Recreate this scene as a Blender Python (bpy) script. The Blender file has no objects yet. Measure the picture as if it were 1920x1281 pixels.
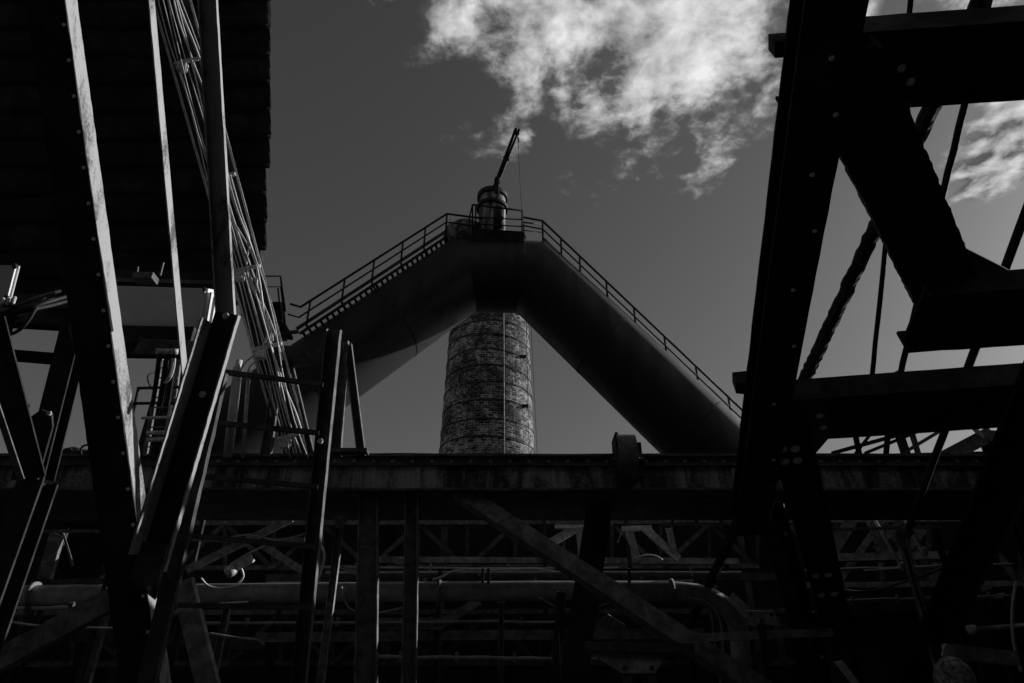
import bpy, bmesh, math, random
from mathutils import Vector, Matrix

random.seed(11)
S = bpy.context.scene
COL = S.collection
R = math.radians

# ------------------------------------------------------------------ camera
CAM_H, PITCH, F = 1.6, R(30.0), 1280.0        # F: focal length in photo pixels (1920 wide)
cam_d = bpy.data.cameras.new('camera')
cam_d.sensor_width = 36.0
cam_d.lens = 36.0 * F / 1920.0
cam_d.clip_start, cam_d.clip_end = 0.05, 3000.0
cam = bpy.data.objects.new('camera', cam_d)
COL.objects.link(cam)
cam.location = (0, 0, CAM_H)
cam.rotation_euler = (R(90) + PITCH, 0, 0)
S.camera = cam

# ------------------------------------------------------------------ light
SUN_AZ, SUN_EL = R(66), R(20)                  # azimuth measured from +Y to +X
sdir = Vector((math.sin(SUN_AZ) * math.cos(SUN_EL), math.cos(SUN_AZ) * math.cos(SUN_EL), math.sin(SUN_EL)))
sun_d = bpy.data.lights.new('sun', 'SUN')
sun_d.energy, sun_d.angle, sun_d.color = 5.0, R(0.5), (1.0, 1.0, 1.0)
sun = bpy.data.objects.new('sun', sun_d)
COL.objects.link(sun)
sun.rotation_euler = (-sdir).to_track_quat('-Z', 'Y').to_euler()
sun.location = sdir * 60

W = bpy.data.worlds.new('World')
S.world = W
W.use_nodes = True
nt = W.node_tree
nt.nodes.clear()


class NB:
    """tiny node builder"""
    def __init__(self, tree):
        self.t = tree

    def n(self, kind, **kw):
        nd = self.t.nodes.new(kind)
        for k, v in kw.items():
            setattr(nd, k, v)
        return nd

    def put(self, sock, v):
        if hasattr(v, 'is_linked'):
            self.t.links.new(v, sock)
        else:
            sock.default_value = v

    def m(self, op, a, b=0.0, c=None, clamp=False):
        nd = self.n('ShaderNodeMath', operation=op, use_clamp=clamp)
        self.put(nd.inputs[0], a)
        self.put(nd.inputs[1], b)
        if c is not None:
            self.put(nd.inputs[2], c)
        return nd.outputs[0]

    def step(self, x, lo, hi, a=0.0, b=1.0, smooth=True):
        nd = self.n('ShaderNodeMapRange', interpolation_type='SMOOTHSTEP' if smooth else 'LINEAR')
        nd.clamp = True
        for i, v in enumerate((x, lo, hi, a, b)):
            self.put(nd.inputs[i], v)
        return nd.outputs[0]

    def noise(self, vec, scale, detail=6, rough=0.55, dist=0.0, lac=2.0):
        nd = self.n('ShaderNodeTexNoise')
        self.put(nd.inputs['Vector'], vec)
        nd.inputs['Scale'].default_value = scale
        nd.inputs['Detail'].default_value = detail
        nd.inputs['Roughness'].default_value = rough
        nd.inputs['Distortion'].default_value = dist
        nd.inputs['Lacunarity'].default_value = lac
        return nd.outputs[0]

    def vec(self, x, y, z):
        nd = self.n('ShaderNodeCombineXYZ')
        for i, v in enumerate((x, y, z)):
            self.put(nd.inputs[i], v)
        return nd.outputs[0]

    def vadd(self, a, b):
        nd = self.n('ShaderNodeVectorMath', operation='ADD')
        self.put(nd.inputs[0], a)
        self.put(nd.inputs[1], b)
        return nd.outputs[0]

    def mix(self, f, a, b):
        nd = self.n('ShaderNodeMix', data_type='FLOAT')
        nd.clamp_factor = True
        self.put(nd.inputs[0], f)
        self.put(nd.inputs[2], a)
        self.put(nd.inputs[3], b)
        return nd.outputs[0]


b = NB(nt)
sky = b.n('ShaderNodeTexSky', sky_type='NISHITA')
sky.sun_disc = False
sky.sun_elevation = SUN_EL
sky.sun_rotation = SUN_AZ
sky.altitude = 100
sky.air_density, sky.dust_density, sky.ozone_density = 1.0, 0.9, 1.0
sep = b.n('ShaderNodeSeparateColor')
nt.links.new(sky.outputs[0], sep.inputs[0])
# black and white film behind a red filter: the sky is seen through its red part
grey = b.m('ADD', b.m('MULTIPLY', sep.outputs[0], 0.64), b.m('MULTIPLY', sep.outputs[1], 0.0))
tc = b.n('ShaderNodeTexCoord')
sx = b.n('ShaderNodeSeparateXYZ')
nt.links.new(tc.outputs['Generated'], sx.inputs[0])
zc = b.m('MAXIMUM', sx.outputs[2], 0.06)
u = b.m('DIVIDE', sx.outputs[0], zc)
v = b.m('DIVIDE', sx.outputs[1], zc)
P = b.vec(u, v, 0.0)
warp = b.n('ShaderNodeTexNoise')
warp.inputs['Scale'].default_value = 7.0
warp.inputs['Detail'].default_value = 2
nt.links.new(P, warp.inputs['Vector'])
wv = b.n('ShaderNodeVectorMath', operation='MULTIPLY_ADD')
nt.links.new(warp.outputs[1], wv.inputs[0])
wv.inputs[1].default_value = (0.05, 0.05, 0.05)
nt.links.new(P, wv.inputs[2])
PW = wv.outputs[0]


def blob(cu, cv, ru, rv):
    a = b.m('DIVIDE', b.m('SUBTRACT', u, cu), ru)
    c = b.m('DIVIDE', b.m('SUBTRACT', v, cv), rv)
    d = b.m('SQRT', b.m('ADD', b.m('MULTIPLY', a, a), b.m('MULTIPLY', c, c)))
    return b.step(d, 0.35, 1.30, 1.0, 0.0, smooth=False)


cov = blob(0.24, 0.53, 0.56, 0.66)
for a in ((0.96, 0.88, 0.17, 0.30), (0.80, 0.55, 0.42, 0.20), (-1.6, 0.2, 0.9, 0.7), (0.6, -0.9, 1.1, 0.8), (-0.9, -1.7, 0.9, 0.7), (2.4, -0.6, 0.9, 0.9)):
    cov = b.m('MAXIMUM', cov, blob(*a))


def puffs(vec):
    big = b.noise(vec, 5.0, 2, 0.5)
    puff = b.noise(vec, 9.5, 5, 0.54)
    return b.m('ADD', b.m('MULTIPLY', big, 0.65), b.m('MULTIPLY', puff, 0.62))


d0 = puffs(PW)
d1 = puffs(b.vadd(PW, (0.022, 0.014, 0.0)))
fine = b.noise(PW, 42.0, 7, 0.62)
thick = b.m('ADD', b.m('SUBTRACT', b.m('ADD', d0, b.m('MULTIPLY', cov, 0.72)), 1.04), b.m('MULTIPLY', b.m('SUBTRACT', fine, 0.5), 0.22))
alpha = b.step(thick, -0.02, 0.20)
shade = b.m('ADD', b.m('ADD', b.m('MULTIPLY', b.m('SUBTRACT', d0, d1), 3.0), b.m('MULTIPLY', b.m('SUBTRACT', fine, 0.5), 0.30)),
            b.step(thick, 0.0, 0.45, 0.14, 0.66), clamp=True)
cl = b.mix(shade, 0.9, 9.0)
tot = b.mix(b.m('MULTIPLY', alpha, 0.95), grey, cl)
bg = b.n('ShaderNodeBackground')
bg.inputs['Strength'].default_value = 0.10
nt.links.new(b.vec(tot, tot, tot), bg.inputs['Color'])
wo = b.n('ShaderNodeOutputWorld')
nt.links.new(bg.outputs[0], wo.inputs['Surface'])

S.view_settings.view_transform = 'Standard'
S.view_settings.look = 'None'
S.view_settings.exposure = 0.0
S.view_settings.gamma = 1.0
S.cycles.use_denoising = True
S.cycles.max_bounces = 5


# ------------------------------------------------------------------ materials (a grey world: the film is black and white)
def steel(name, lo, hi, rough=0.7, scale=3.0, bump=0.25, spec=0.3, streak=False, thr=(0.38, 0.66)):
    m = bpy.data.materials.new(name)
    m.use_nodes = True
    t = m.node_tree
    q = NB(t)
    bs = t.nodes['Principled BSDF']
    co = q.n('ShaderNodeTexCoord').outputs['Object']
    if streak:
        mp = q.n('ShaderNodeMapping')
        mp.inputs['Scale'].default_value = (1.0, 1.0, 0.22)
        t.links.new(co, mp.inputs[0])
        cs = mp.outputs[0]
    else:
        cs = co
    n1 = q.noise(cs, scale, 8, 0.62, 0.6)
    n2 = q.noise(co, scale * 11, 5, 0.6)
    f = q.m('ADD', q.m('MULTIPLY', n1, 0.75), q.m('MULTIPLY', n2, 0.25))
    g = q.step(f, thr[0], thr[1], lo, hi)
    t.links.new(q.vec(g, g, g), bs.inputs['Base Color'])
    t.links.new(q.step(n1, 0.3, 0.7, min(1, rough + 0.12), rough - 0.12), bs.inputs['Roughness'])
    bs.inputs['Specular IOR Level'].default_value = spec
    bp = q.n('ShaderNodeBump')
    bp.inputs['Strength'].default_value = bump
    bp.inputs['Distance'].default_value = 0.01
    t.links.new(q.m('ADD', n2, n1), bp.inputs['Height'])
    t.links.new(bp.outputs[0], bs.inputs['Normal'])
    return m


M = {
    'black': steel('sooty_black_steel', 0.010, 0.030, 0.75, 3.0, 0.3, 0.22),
    'dark': steel('rusted_dark_steel', 0.035, 0.085, 0.7, 4.0, 0.35, 0.25),
    'mid': steel('weathered_steel', 0.06, 0.16, 0.7, 5.0, 0.35, 0.25),
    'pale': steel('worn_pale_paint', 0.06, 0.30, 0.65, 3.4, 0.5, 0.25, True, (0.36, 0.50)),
    'light': steel('weathered_grey_paint', 0.11, 0.30, 0.7, 5.0, 0.35, 0.25),
    'mottle': steel('mottled_girder_plate', 0.02, 0.24, 0.75, 2.2, 0.4, 0.25, True, (0.42, 0.62)),
    'plate': steel('pipe_plate', 0.010, 0.024, 0.58, 1.1, 0.25, 0.28, True, (0.38, 0.68)),
    'stack': steel('peeling_stack_paint', 0.02, 0.30, 0.6, 1.3, 0.3, 0.3, True, (0.46, 0.6)),
    'grey': steel('cabinet_grey_paint', 0.62, 0.72, 0.5, 2.0, 0.05, 0.35),
    'white': steel('white_enamel_and_slivers', 0.55, 0.7, 0.45, 2.0, 0.05, 0.35),
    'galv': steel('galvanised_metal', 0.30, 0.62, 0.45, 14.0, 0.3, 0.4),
    'cable': steel('cable_sheath', 0.36, 0.55, 0.5, 6.0, 0.1, 0.4),
    'tube': steel('conduit_metal', 0.22, 0.38, 0.42, 4.0, 0.1, 0.4),
    'sheet': steel('tarred_sheet_iron', 0.010, 0.05, 0.8, 1.6, 0.4, 0.2, False, (0.5, 0.8)),
    'ground': steel('cinder_ground', 0.10, 0.20, 0.95, 0.6, 0.6, 0.1),
    'wall': steel('sooty_wall', 0.008, 0.02, 0.9, 0.5, 0.4, 0.1),
    'stone': steel('rough_pale_concrete', 0.06, 0.40, 0.9, 16.0, 1.0, 0.1),
    'bolt': steel('bare_bolt_metal', 0.75, 0.92, 0.6, 30.0, 0.4, 0.35),
}


def brick_mat():
    m = bpy.data.materials.new('sooty_brick')
    m.use_nodes = True
    t = m.node_tree
    q = NB(t)
    bs = t.nodes['Principled BSDF']
    co = q.n('ShaderNodeTexCoord').outputs['Object']
    s = q.n('ShaderNodeSeparateXYZ')
    t.links.new(co, s.inputs[0])
    ang = q.m('MULTIPLY', q.m('ARCTAN2', s.outputs[1], s.outputs[0]), 3.0)
    vec = q.vec(ang, s.outputs[2], 0.0)
    br = q.n('ShaderNodeTexBrick')
    t.links.new(vec, br.inputs['Vector'])
    br.inputs['Scale'].default_value = 1.0
    br.inputs['Brick Width'].default_value = 0.40
    br.inputs['Row Height'].default_value = 0.17
    br.inputs['Mortar Size'].default_value = 0.022
    br.inputs['Mortar Smooth'].default_value = 0.2
    br.inputs['Bias'].default_value = 0.0
    br.inputs['Color1'].default_value = (0.03, 0.03, 0.03, 1)
    br.inputs['Color2'].default_value = (0.30, 0.30, 0.30, 1)
    br.inputs['Mortar'].default_value = (0.42, 0.42, 0.42, 1)
    n1 = q.noise(co, 0.55, 6, 0.65, 0.4)
    soot = q.m('MULTIPLY', q.step(n1, 0.38, 0.60, 0.25, 1.0), q.step(q.noise(co, 4.0, 8, 0.78), 0.40, 0.60, 0.25, 1.35))
    mx = q.n('ShaderNodeMix', data_type='RGBA', blend_type='MULTIPLY')
    mx.inputs[0].default_value = 1.0
    t.links.new(br.outputs[0], mx.inputs[6])
    t.links.new(q.vec(soot, soot, soot), mx.inputs[7])
    t.links.new(mx.outputs[2], bs.inputs['Base Color'])
    bs.inputs['Roughness'].default_value = 0.9
    bs.inputs['Specular IOR Level'].default_value = 0.15
    bp = q.n('ShaderNodeBump')
    bp.inputs['Strength'].default_value = 0.8
    bp.inputs['Distance'].default_value = 0.03
    t.links.new(q.m('SUBTRACT', q.m('MULTIPLY', q.noise(co, 9.0, 4, 0.6), 0.7), br.outputs[1]), bp.inputs['Height'])
    t.links.new(bp.outputs[0], bs.inputs['Normal'])
    return m


M['brick'] = brick_mat()

# ------------------------------------------------------------------ geometry helpers
CP, SP = math.cos(PITCH), math.sin(PITCH)


def q(px, py, Z):
    """world point seen at photo pixel (px, py), Z metres along the view axis"""
    x = (px - 960.0) / F
    t = (640.5 - py) / F
    return Vector((x * Z, (CP - t * SP) * Z, CAM_H + (SP + t * CP) * Z))


def m_of(wpx, Z):
    return wpx * Z / F


def to_ground(A, B, z=0.0):
    """extend the line A->B beyond B down to height z"""
    d = B - A
    if d.z >= -1e-4:
        return Vector((B.x, B.y, z))
    return A + d * ((z - A.z) / d.z)


def lerp(a, b_, t):
    return a + (b_ - a) * t


def tag(o, label, cat, group=None, kind=None):
    if kind:
        o['kind'] = kind
    if label:
        o['label'] = label
    if cat:
        o['category'] = cat
    if group:
        o['group'] = group
    return o


def thing(name, label, cat, loc, group=None):
    o = bpy.data.objects.new(name, None)
    o.empty_display_size = 0.2
    COL.objects.link(o)
    o.location = loc
    return tag(o, label, cat, group)


def origin_of(parent):
    v = Vector((0, 0, 0))
    while parent is not None:
        v += parent.location
        parent = parent.parent
    return v


def link(name, bm, mat, parent=None, loc=None, smooth=False):
    """link bm (world coordinates) as one mesh object; with a parent it becomes a part"""
    o0 = origin_of(parent) if parent else (Vector(loc) if loc is not None else Vector((0, 0, 0)))
    bmesh.ops.translate(bm, verts=bm.verts, vec=-o0)
    bmesh.ops.recalc_face_normals(bm, faces=bm.faces)
    me = bpy.data.meshes.new(name)
    bm.to_mesh(me)
    bm.free()
    me.materials.append(M[mat] if isinstance(mat, str) else mat)
    if smooth:
        for p in me.polygons:
            p.use_smooth = True
    o = bpy.data.objects.new(name, me)
    COL.objects.link(o)
    if parent:
        o.parent = parent
    elif loc is not None:
        o.location = loc
    return o


FRONT = Vector((0, -1, 0))


def profile(sec, w, d, t=None, side=1):
    hw, hd = w / 2, d / 2
    if sec in ('rect', 'flat', 'box'):
        return [(-hw, -hd), (hw, -hd), (hw, hd), (-hw, hd)]
    t = t or max(0.008, 0.1 * min(w, d))
    if sec == 'I':      # flanges to front and back
        return [(-hw, -hd), (hw, -hd), (hw, -hd + t), (t / 2, -hd + t), (t / 2, hd - t), (hw, hd - t), (hw, hd),
                (-hw, hd), (-hw, hd - t), (-t / 2, hd - t), (-t / 2, -hd + t), (-hw, -hd + t)]
    if sec == 'H':      # flanges at both sides, web facing front
        return [(-hw, -hd), (-hw + t, -hd), (-hw + t, -t / 2), (hw - t, -t / 2), (hw - t, -hd), (hw, -hd),
                (hw, hd), (hw - t, hd), (hw - t, t / 2), (-hw + t, t / 2), (-hw + t, hd), (-hw, hd)]
    if sec == 'U':      # open to the front
        return [(-hw, -hd), (hw, -hd), (hw, hd), (hw - t, hd), (hw - t, -hd + t), (-hw + t, -hd + t), (-hw + t, hd), (-hw, hd)]
    if sec == 'C':      # web to the front, open to the back
        return [(-hw, -hd), (-hw + t, -hd), (-hw + t, hd - t), (hw - t, hd - t), (hw - t, -hd), (hw, -hd), (hw, hd), (-hw, hd)]
    if sec == 'L':      # front leaf and one leaf going back on `side`
        p = [(-hw, hd - t), (hw - t, hd - t), (hw - t, -hd), (hw, -hd), (hw, hd), (-hw, hd)]
        return p if side > 0 else [(-x, y) for x, y in reversed(p)]
    raise ValueError(sec)


def frame(A, B, hint):
    t = (B - A).normalized()
    n = hint - t * hint.dot(t)
    if n.length < 1e-4:
        n = Vector((1, 0, 0)) - t * t.x
    n.normalize()
    return t.cross(n), n, t


def bm_beam(bm, A, B, sec, w, d, t=None, side=1, hint=FRONT, w1=None, segs=1, jit=0.0, d1=None):
    ex, en, et = frame(A, B, hint)
    L = (B - A).length
    rings = []
    for i in range(segs + 1):
        f = i / segs
        k = 1.0 if w1 is None else (1 + (w1 / w - 1) * f)
        kd = k if d1 is None else (1 + (d1 / d - 1) * f)
        ring = []
        for (x, y) in profile(sec, w, d, t, side):
            jx = random.gauss(0, jit) if jit else 0
            jy = random.gauss(0, jit * 0.6) if jit else 0
            ring.append(bm.verts.new(A + et * (L * f) + ex * (x * k + jx) + en * (y * kd + jy)))
        rings.append(ring)
    n = len(rings[0])
    for a, c in zip(rings, rings[1:]):
        for i in range(n):
            bm.faces.new((a[i], a[(i + 1) % n], c[(i + 1) % n], c[i]))
    bm.faces.new(rings[0][::-1])
    bm.faces.new(rings[-1])
    return ex, en, et


def beam(name, parent, A, B, sec, w, d, mat='black', loc=None, **k):
    bm = bmesh.new()
    bm_beam(bm, A, B, sec, w, d, **k)
    return link(name, bm, mat, parent, loc)


def smooth_path(pts, n=6):
    out = []
    P_ = [pts[0]] + list(pts) + [pts[-1]]
    for i in range(1, len(P_) - 2):
        p0, p1, p2, p3 = P_[i - 1], P_[i], P_[i + 1], P_[i + 2]
        for k in range(n):
            t = k / n
            out.append(0.5 * ((2 * p1) + (p2 - p0) * t + (2 * p0 - 5 * p1 + 4 * p2 - p3) * t * t + (3 * p1 - p0 - 3 * p2 + p3) * t ** 3))
    out.append(pts[-1])
    return out


def bm_tube(bm, path, r, n=8, r1=None, wob=0.0):
    rings = []
    nrm = None
    for i, p in enumerate(path):
        t = (path[min(i + 1, len(path) - 1)] - path[max(i - 1, 0)]).normalized()
        if nrm is None:
            h = Vector((0, 0, 1)) if abs(t.z) < 0.9 else Vector((1, 0, 0))
            nrm = (h - t * h.dot(t)).normalized()
        else:
            nrm = (nrm - t * nrm.dot(t)).normalized()
        bi = t.cross(nrm)
        rr = r if r1 is None else r + (r1 - r) * i / (len(path) - 1)
        rings.append([bm.verts.new(p + (nrm * math.cos(2 * math.pi * k / n) + bi * math.sin(2 * math.pi * k / n)) * (rr * (1 + random.uniform(-wob, wob)))) for k in range(n)])
    for a, c in zip(rings, rings[1:]):
        for i in range(n):
            bm.faces.new((a[i], a[(i + 1) % n], c[(i + 1) % n], c[i]))
    bm.faces.new(rings[0][::-1])
    bm.faces.new(rings[-1])


def tube(name, parent, pts, r, mat='dark', n=8, smooth=True, curve=0, loc=None, r1=None, wob=0.0):
    bm = bmesh.new()
    bm_tube(bm, smooth_path(pts, curve) if curve else pts, r, n, r1, wob)
    return link(name, bm, mat, parent, loc, smooth)


def bm_plate(bm, pts, thick, nrm=None):
    """flat plate through pts (world), thick along its normal away from the camera"""
    c = sum(pts, Vector()) / len(pts)
    n = nrm or (pts[1] - pts[0]).cross(pts[2] - pts[0]).normalized()
    if n.dot(Vector((0, 0, CAM_H)) - c) > 0:
        n = -n
    f = [bm.verts.new(p) for p in pts]
    g = [bm.verts.new(p + n * thick) for p in pts]
    bm.faces.new(f)
    bm.faces.new(g[::-1])
    k = len(pts)
    for i in range(k):
        bm.faces.new((f[i], g[i], g[(i + 1) % k], f[(i + 1) % k]))


def plate(name, parent, pts, thick, mat='dark', loc=None):
    bm = bmesh.new()
    bm_plate(bm, pts, thick)
    return link(name, bm, mat, parent, loc)


def rivet_mesh(name, mat, hexa=False):
    bm = bmesh.new()
    n = 6 if hexa else 10
    prof = [(1.0, 0.0), (1.0, 0.55), (0.8, 0.72)] if hexa else [(1.0, 0.0), (0.92, 0.28), (0.62, 0.52)]
    rings = [[bm.verts.new((r * math.cos(2 * math.pi * k / n), r * math.sin(2 * math.pi * k / n), z)) for k in range(n)] for r, z in prof]
    for a, c in zip(rings, rings[1:]):
        for i in range(n):
            bm.faces.new((a[i], a[(i + 1) % n], c[(i + 1) % n], c[i]))
    bm.faces.new(rings[-1])
    me = bpy.data.meshes.new(name)
    bm.to_mesh(me)
    bm.free()
    me.materials.append(M[mat])
    return me


RIV = {'dark': rivet_mesh('rivet', 'dark'), 'bolt': rivet_mesh('bolt', 'bolt'), 'mid': rivet_mesh('rivet', 'mid'), 'light': rivet_mesh('rivet', 'light'), 'hex': rivet_mesh('bolt', 'galv', True)}


def rivet(name, parent, p, nrm, r, kind='dark'):
    o = bpy.data.objects.new(name, RIV[kind])
    COL.objects.link(o)
    o.parent = parent
    o.location = p - origin_of(parent)
    o.rotation_euler = nrm.to_track_quat('Z', 'Y').to_euler()
    o.scale = (r, r, r)
    return o


# ------------------------------------------------------------------ the setting
bm = bmesh.new()
bmesh.ops.create_grid(bm, x_segments=1, y_segments=1, size=900)
tag(link('ground', bm, 'ground'), 'dark cinder ground under the whole plant', None, kind='structure')


def box_bm(bm, x0, x1, y0, y1, z0, z1):
    vs = [bm.verts.new((x, y, z)) for x in (x0, x1) for y in (y0, y1) for z in (z0, z1)]
    for f in ((0, 1, 3, 2), (4, 6, 7, 5), (0, 4, 5, 1), (2, 3, 7, 6), (0, 2, 6, 4), (1, 5, 7, 3)):
        bm.faces.new([vs[i] for i in f])


def box(name, parent, x0, x1, y0, y1, z0, z1, mat, loc=None, bevel=0.0):
    bm = bmesh.new()
    box_bm(bm, x0, x1, y0, y1, z0, z1)
    if bevel:
        bmesh.ops.bevel(bm, geom=bm.edges[:], offset=bevel, segments=2, affect='EDGES', profile=0.6)
    return link(name, bm, mat, parent, loc)


# hall added unseen behind the viewpoint to keep the back sky off the steelwork
hall = thing('sky_blocking_hall', 'tall dark hall added out of view to block the back sky', 'building', (0, -15, 0))
box('wall', hall, -45, 45, -27, -11.5, 0, 26, 'wall')
for i in range(12):
    box('pilaster', hall, -44 + i * 8, -43 + i * 8, -11.5, -10.9, 0, 25, 'wall')
box('eaves', hall, -45.5, 45.5, -27.5, -10.4, 26, 26.8, 'wall')

# long shed added out of view to cast shade under the steelwork
ssd = thing('shade_casting_shed', 'long low dark shed added out of view to shade the yard', 'building', (20, 4, 0))
box('wall', ssd, 16, 25, -14, 18.3, 0, 8.3, 'wall')
box('roof', ssd, 15.7, 25.3, -14.3, 18.5, 8.3, 8.55, 'wall')
for i in range(9):
    box('pilaster', ssd, 15.8, 16.0, -13 + i * 3.6, -12.6 + i * 3.6, 0, 8.3, 'wall')

# low dark stock house behind the trestles; both pipe legs come down on its roof
sh = thing('stock_house', 'low black stock house behind the trestles under the pipe legs', 'building', (0, 27, 0))
box('wall', sh, -34, 30, 19, 36, 0, 7.6, 'wall')
box('roof', sh, -34.5, 30.5, 18.6, 36.4, 7.6, 7.85, 'wall')
for i in range(20):
    box('pilaster', sh, -32 + i * 3.2, -31.6 + i * 3.2, 18.8, 19.0, 0, 7.6, 'wall')

# ------------------------------------------------------------------ brick chimney
CHY = 42.7
chx = (913 - 960) / F * 45.0
CH_TOP = 31.6
z0 = q(913, 850, 45.0).z


def ch_r(z):
    # radius measured at two heights, the taper carried on to base and top
    za, ra = z0, 89 * 45.0 / F
    zb, rb = q(913, 600, CHY / (CP - (640.5 - 600) / F * SP)).z, 72.5 * 50.2 / F
    return ra + (rb - ra) * (z - za) / (zb - za)


ch = thing('brick_chimney', 'tall tapering brick chimney with iron bands behind the pipe legs', 'chimney', (chx, CHY, 0))


def bm_ring_stack(bm, cx, cy, rz, n=72, cap=True):
    rings = [[bm.verts.new((cx + r * math.cos(2 * math.pi * k / n), cy + r * math.sin(2 * math.pi * k / n), z)) for k in range(n)] for r, z in rz]
    for a, c in zip(rings, rings[1:]):
        for i in range(n):
            bm.faces.new((a[i], a[(i + 1) % n], c[(i + 1) % n], c[i]))
    if cap:
        bm.faces.new(rings[0][::-1])
        bm.faces.new(rings[-1])
    return rings


bm = bmesh.new()
bm_ring_stack(bm, chx, CHY, [(ch_r(z * CH_TOP / 12), z * CH_TOP / 12) for z in range(13)])
link('shaft', bm, 'brick', ch, smooth=False)
zb = 1.0
bands = []
while zb < CH_TOP - 0.5:
    bm = bmesh.new()
    r = ch_r(zb)
    n = 64
    ph = random.uniform(0, 0.1)
    rr = []
    for (dr, dz) in ((0.012, 0), (0.04, 0), (0.04, 0.08), (0.012, 0.08)):
        rr.append([bm.verts.new((chx + (r + dr) * math.cos(2 * math.pi * k / n), CHY + (r + dr) * math.sin(2 * math.pi * k / n), zb + dz + 0.05 * math.sin(4 * math.pi * k / n + ph * 60) + random.uniform(-0.006, 0.006))) for k in range(n)])
    rr.append(rr[0])
    for a, c in zip(rr, rr[1:]):
        for i in range(n):
            bm.faces.new((a[i], a[(i + 1) % n], c[(i + 1) % n], c[i]))
    o = link('band', bm, 'black', ch)
    if len(bands) % 3 == 1:
        ang = R(-38)
        c = Vector((chx + (r + 0.08) * math.cos(ang), CHY + (r + 0.08) * math.sin(ang), zb + 0.05))
        box('clamp', o, c.x - 0.22, c.x + 0.22, c.y - 0.1, c.y + 0.1, c.z - 0.09, c.z + 0.09, 'black')
    bands.append(zb)
    zb += 1.19 + random.uniform(-0.16, 0.16)
ang = math.atan2(-0.93, 0.36)
tube('lightning_conductor', ch, [Vector((chx + (ch_r(z) + 0.10) * math.cos(ang), CHY + (ch_r(z) + 0.10) * math.sin(ang), z)) for z in (0.2, 10, 20, CH_TOP)], 0.04, 'light', 6)
ang = R(-2)
tube('guy_wire', ch, [Vector((chx + (ch_r(z) + 0.16) * math.cos(ang), CHY + (ch_r(z) + 0.16) * math.sin(ang) - 0.5, z)) for z in (0.2, 10, 20, CH_TOP)], 0.02, 'black', 6)

# ------------------------------------------------------------------ inverted-V gas pipe
RP = 1.60
pL2, pL1, pR1, pR2 = q(330, 893, 24.0), q(868, 517, 30.0), q(999, 520, 30.0), q(1460, 960, 26.2)
gp = thing('gas_pipe', 'huge black gas pipe bent into an inverted V before the chimney', 'pipe', (pL1.x, pL1.y, 0))


def bm_mitred(bm, pts, r, n=40):
    """pipe with mitred joints: each ring lies in the bisecting plane"""
    rings = []
    for i, p in enumerate(pts):
        tin = (p - pts[i - 1]).normalized() if i > 0 else None
        tout = (pts[i + 1] - p).normalized() if i < len(pts) - 1 else None
        t = tin or tout
        h = Vector((0, 1, 0))
        a = (h - t * h.dot(t)).normalized()
        c = t.cross(a)
        pn = ((tin or tout) + (tout or tin)).normalized()
        ring = []
        for k in range(n):
            off = (a * math.cos(2 * math.pi * k / n) + c * math.sin(2 * math.pi * k / n)) * r
            ring.append(bm.verts.new(p + off - t * (off.dot(pn) / t.dot(pn))))
        rings.append(ring)
    for a, c in zip(rings, rings[1:]):
        for i in range(n):
            bm.faces.new((a[i], a[(i + 1) % n], c[(i + 1) % n], c[i]))
    bm.faces.new(rings[0][::-1])
    bm.faces.new(rings[-1])


bm = bmesh.new()
bm_mitred(bm, [pL2, pL1, pR1, pR2], RP)
body = link('pipe_body', bm, 'plate', gp, smooth=True)
mod = body.modifiers.new('edges', 'EDGE_SPLIT')
mod.split_angle = R(24)
for (A, B, fr) in ((pL1, pL2, (0.29, 0.6)), (pR1, pR2, (0.32, 0.68))):
    for f in fr:
        c = lerp(A, B, f)
        t = (B - A).normalized()
        bm = bmesh.new()
        bm_mitred(bm, [c - t * 0.035, c + t * 0.035], RP + 0.014)
        link('weld_seam', bm, 'black', gp, smooth=False)
# hump of the manhole elbow on the crown, behind the left landing
hc = q(872, 446, 30.6)
bm = bmesh.new()
bmesh.ops.create_uvsphere(bm, u_segments=24, v_segments=12, radius=0.95)
bmesh.ops.scale(bm, verts=bm.verts, vec=(1.05, 1.0, 0.85))
bmesh.ops.translate(bm, verts=bm.verts, vec=hc)
link('manhole_dome', bm, 'stack', gp, smooth=True)


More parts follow.
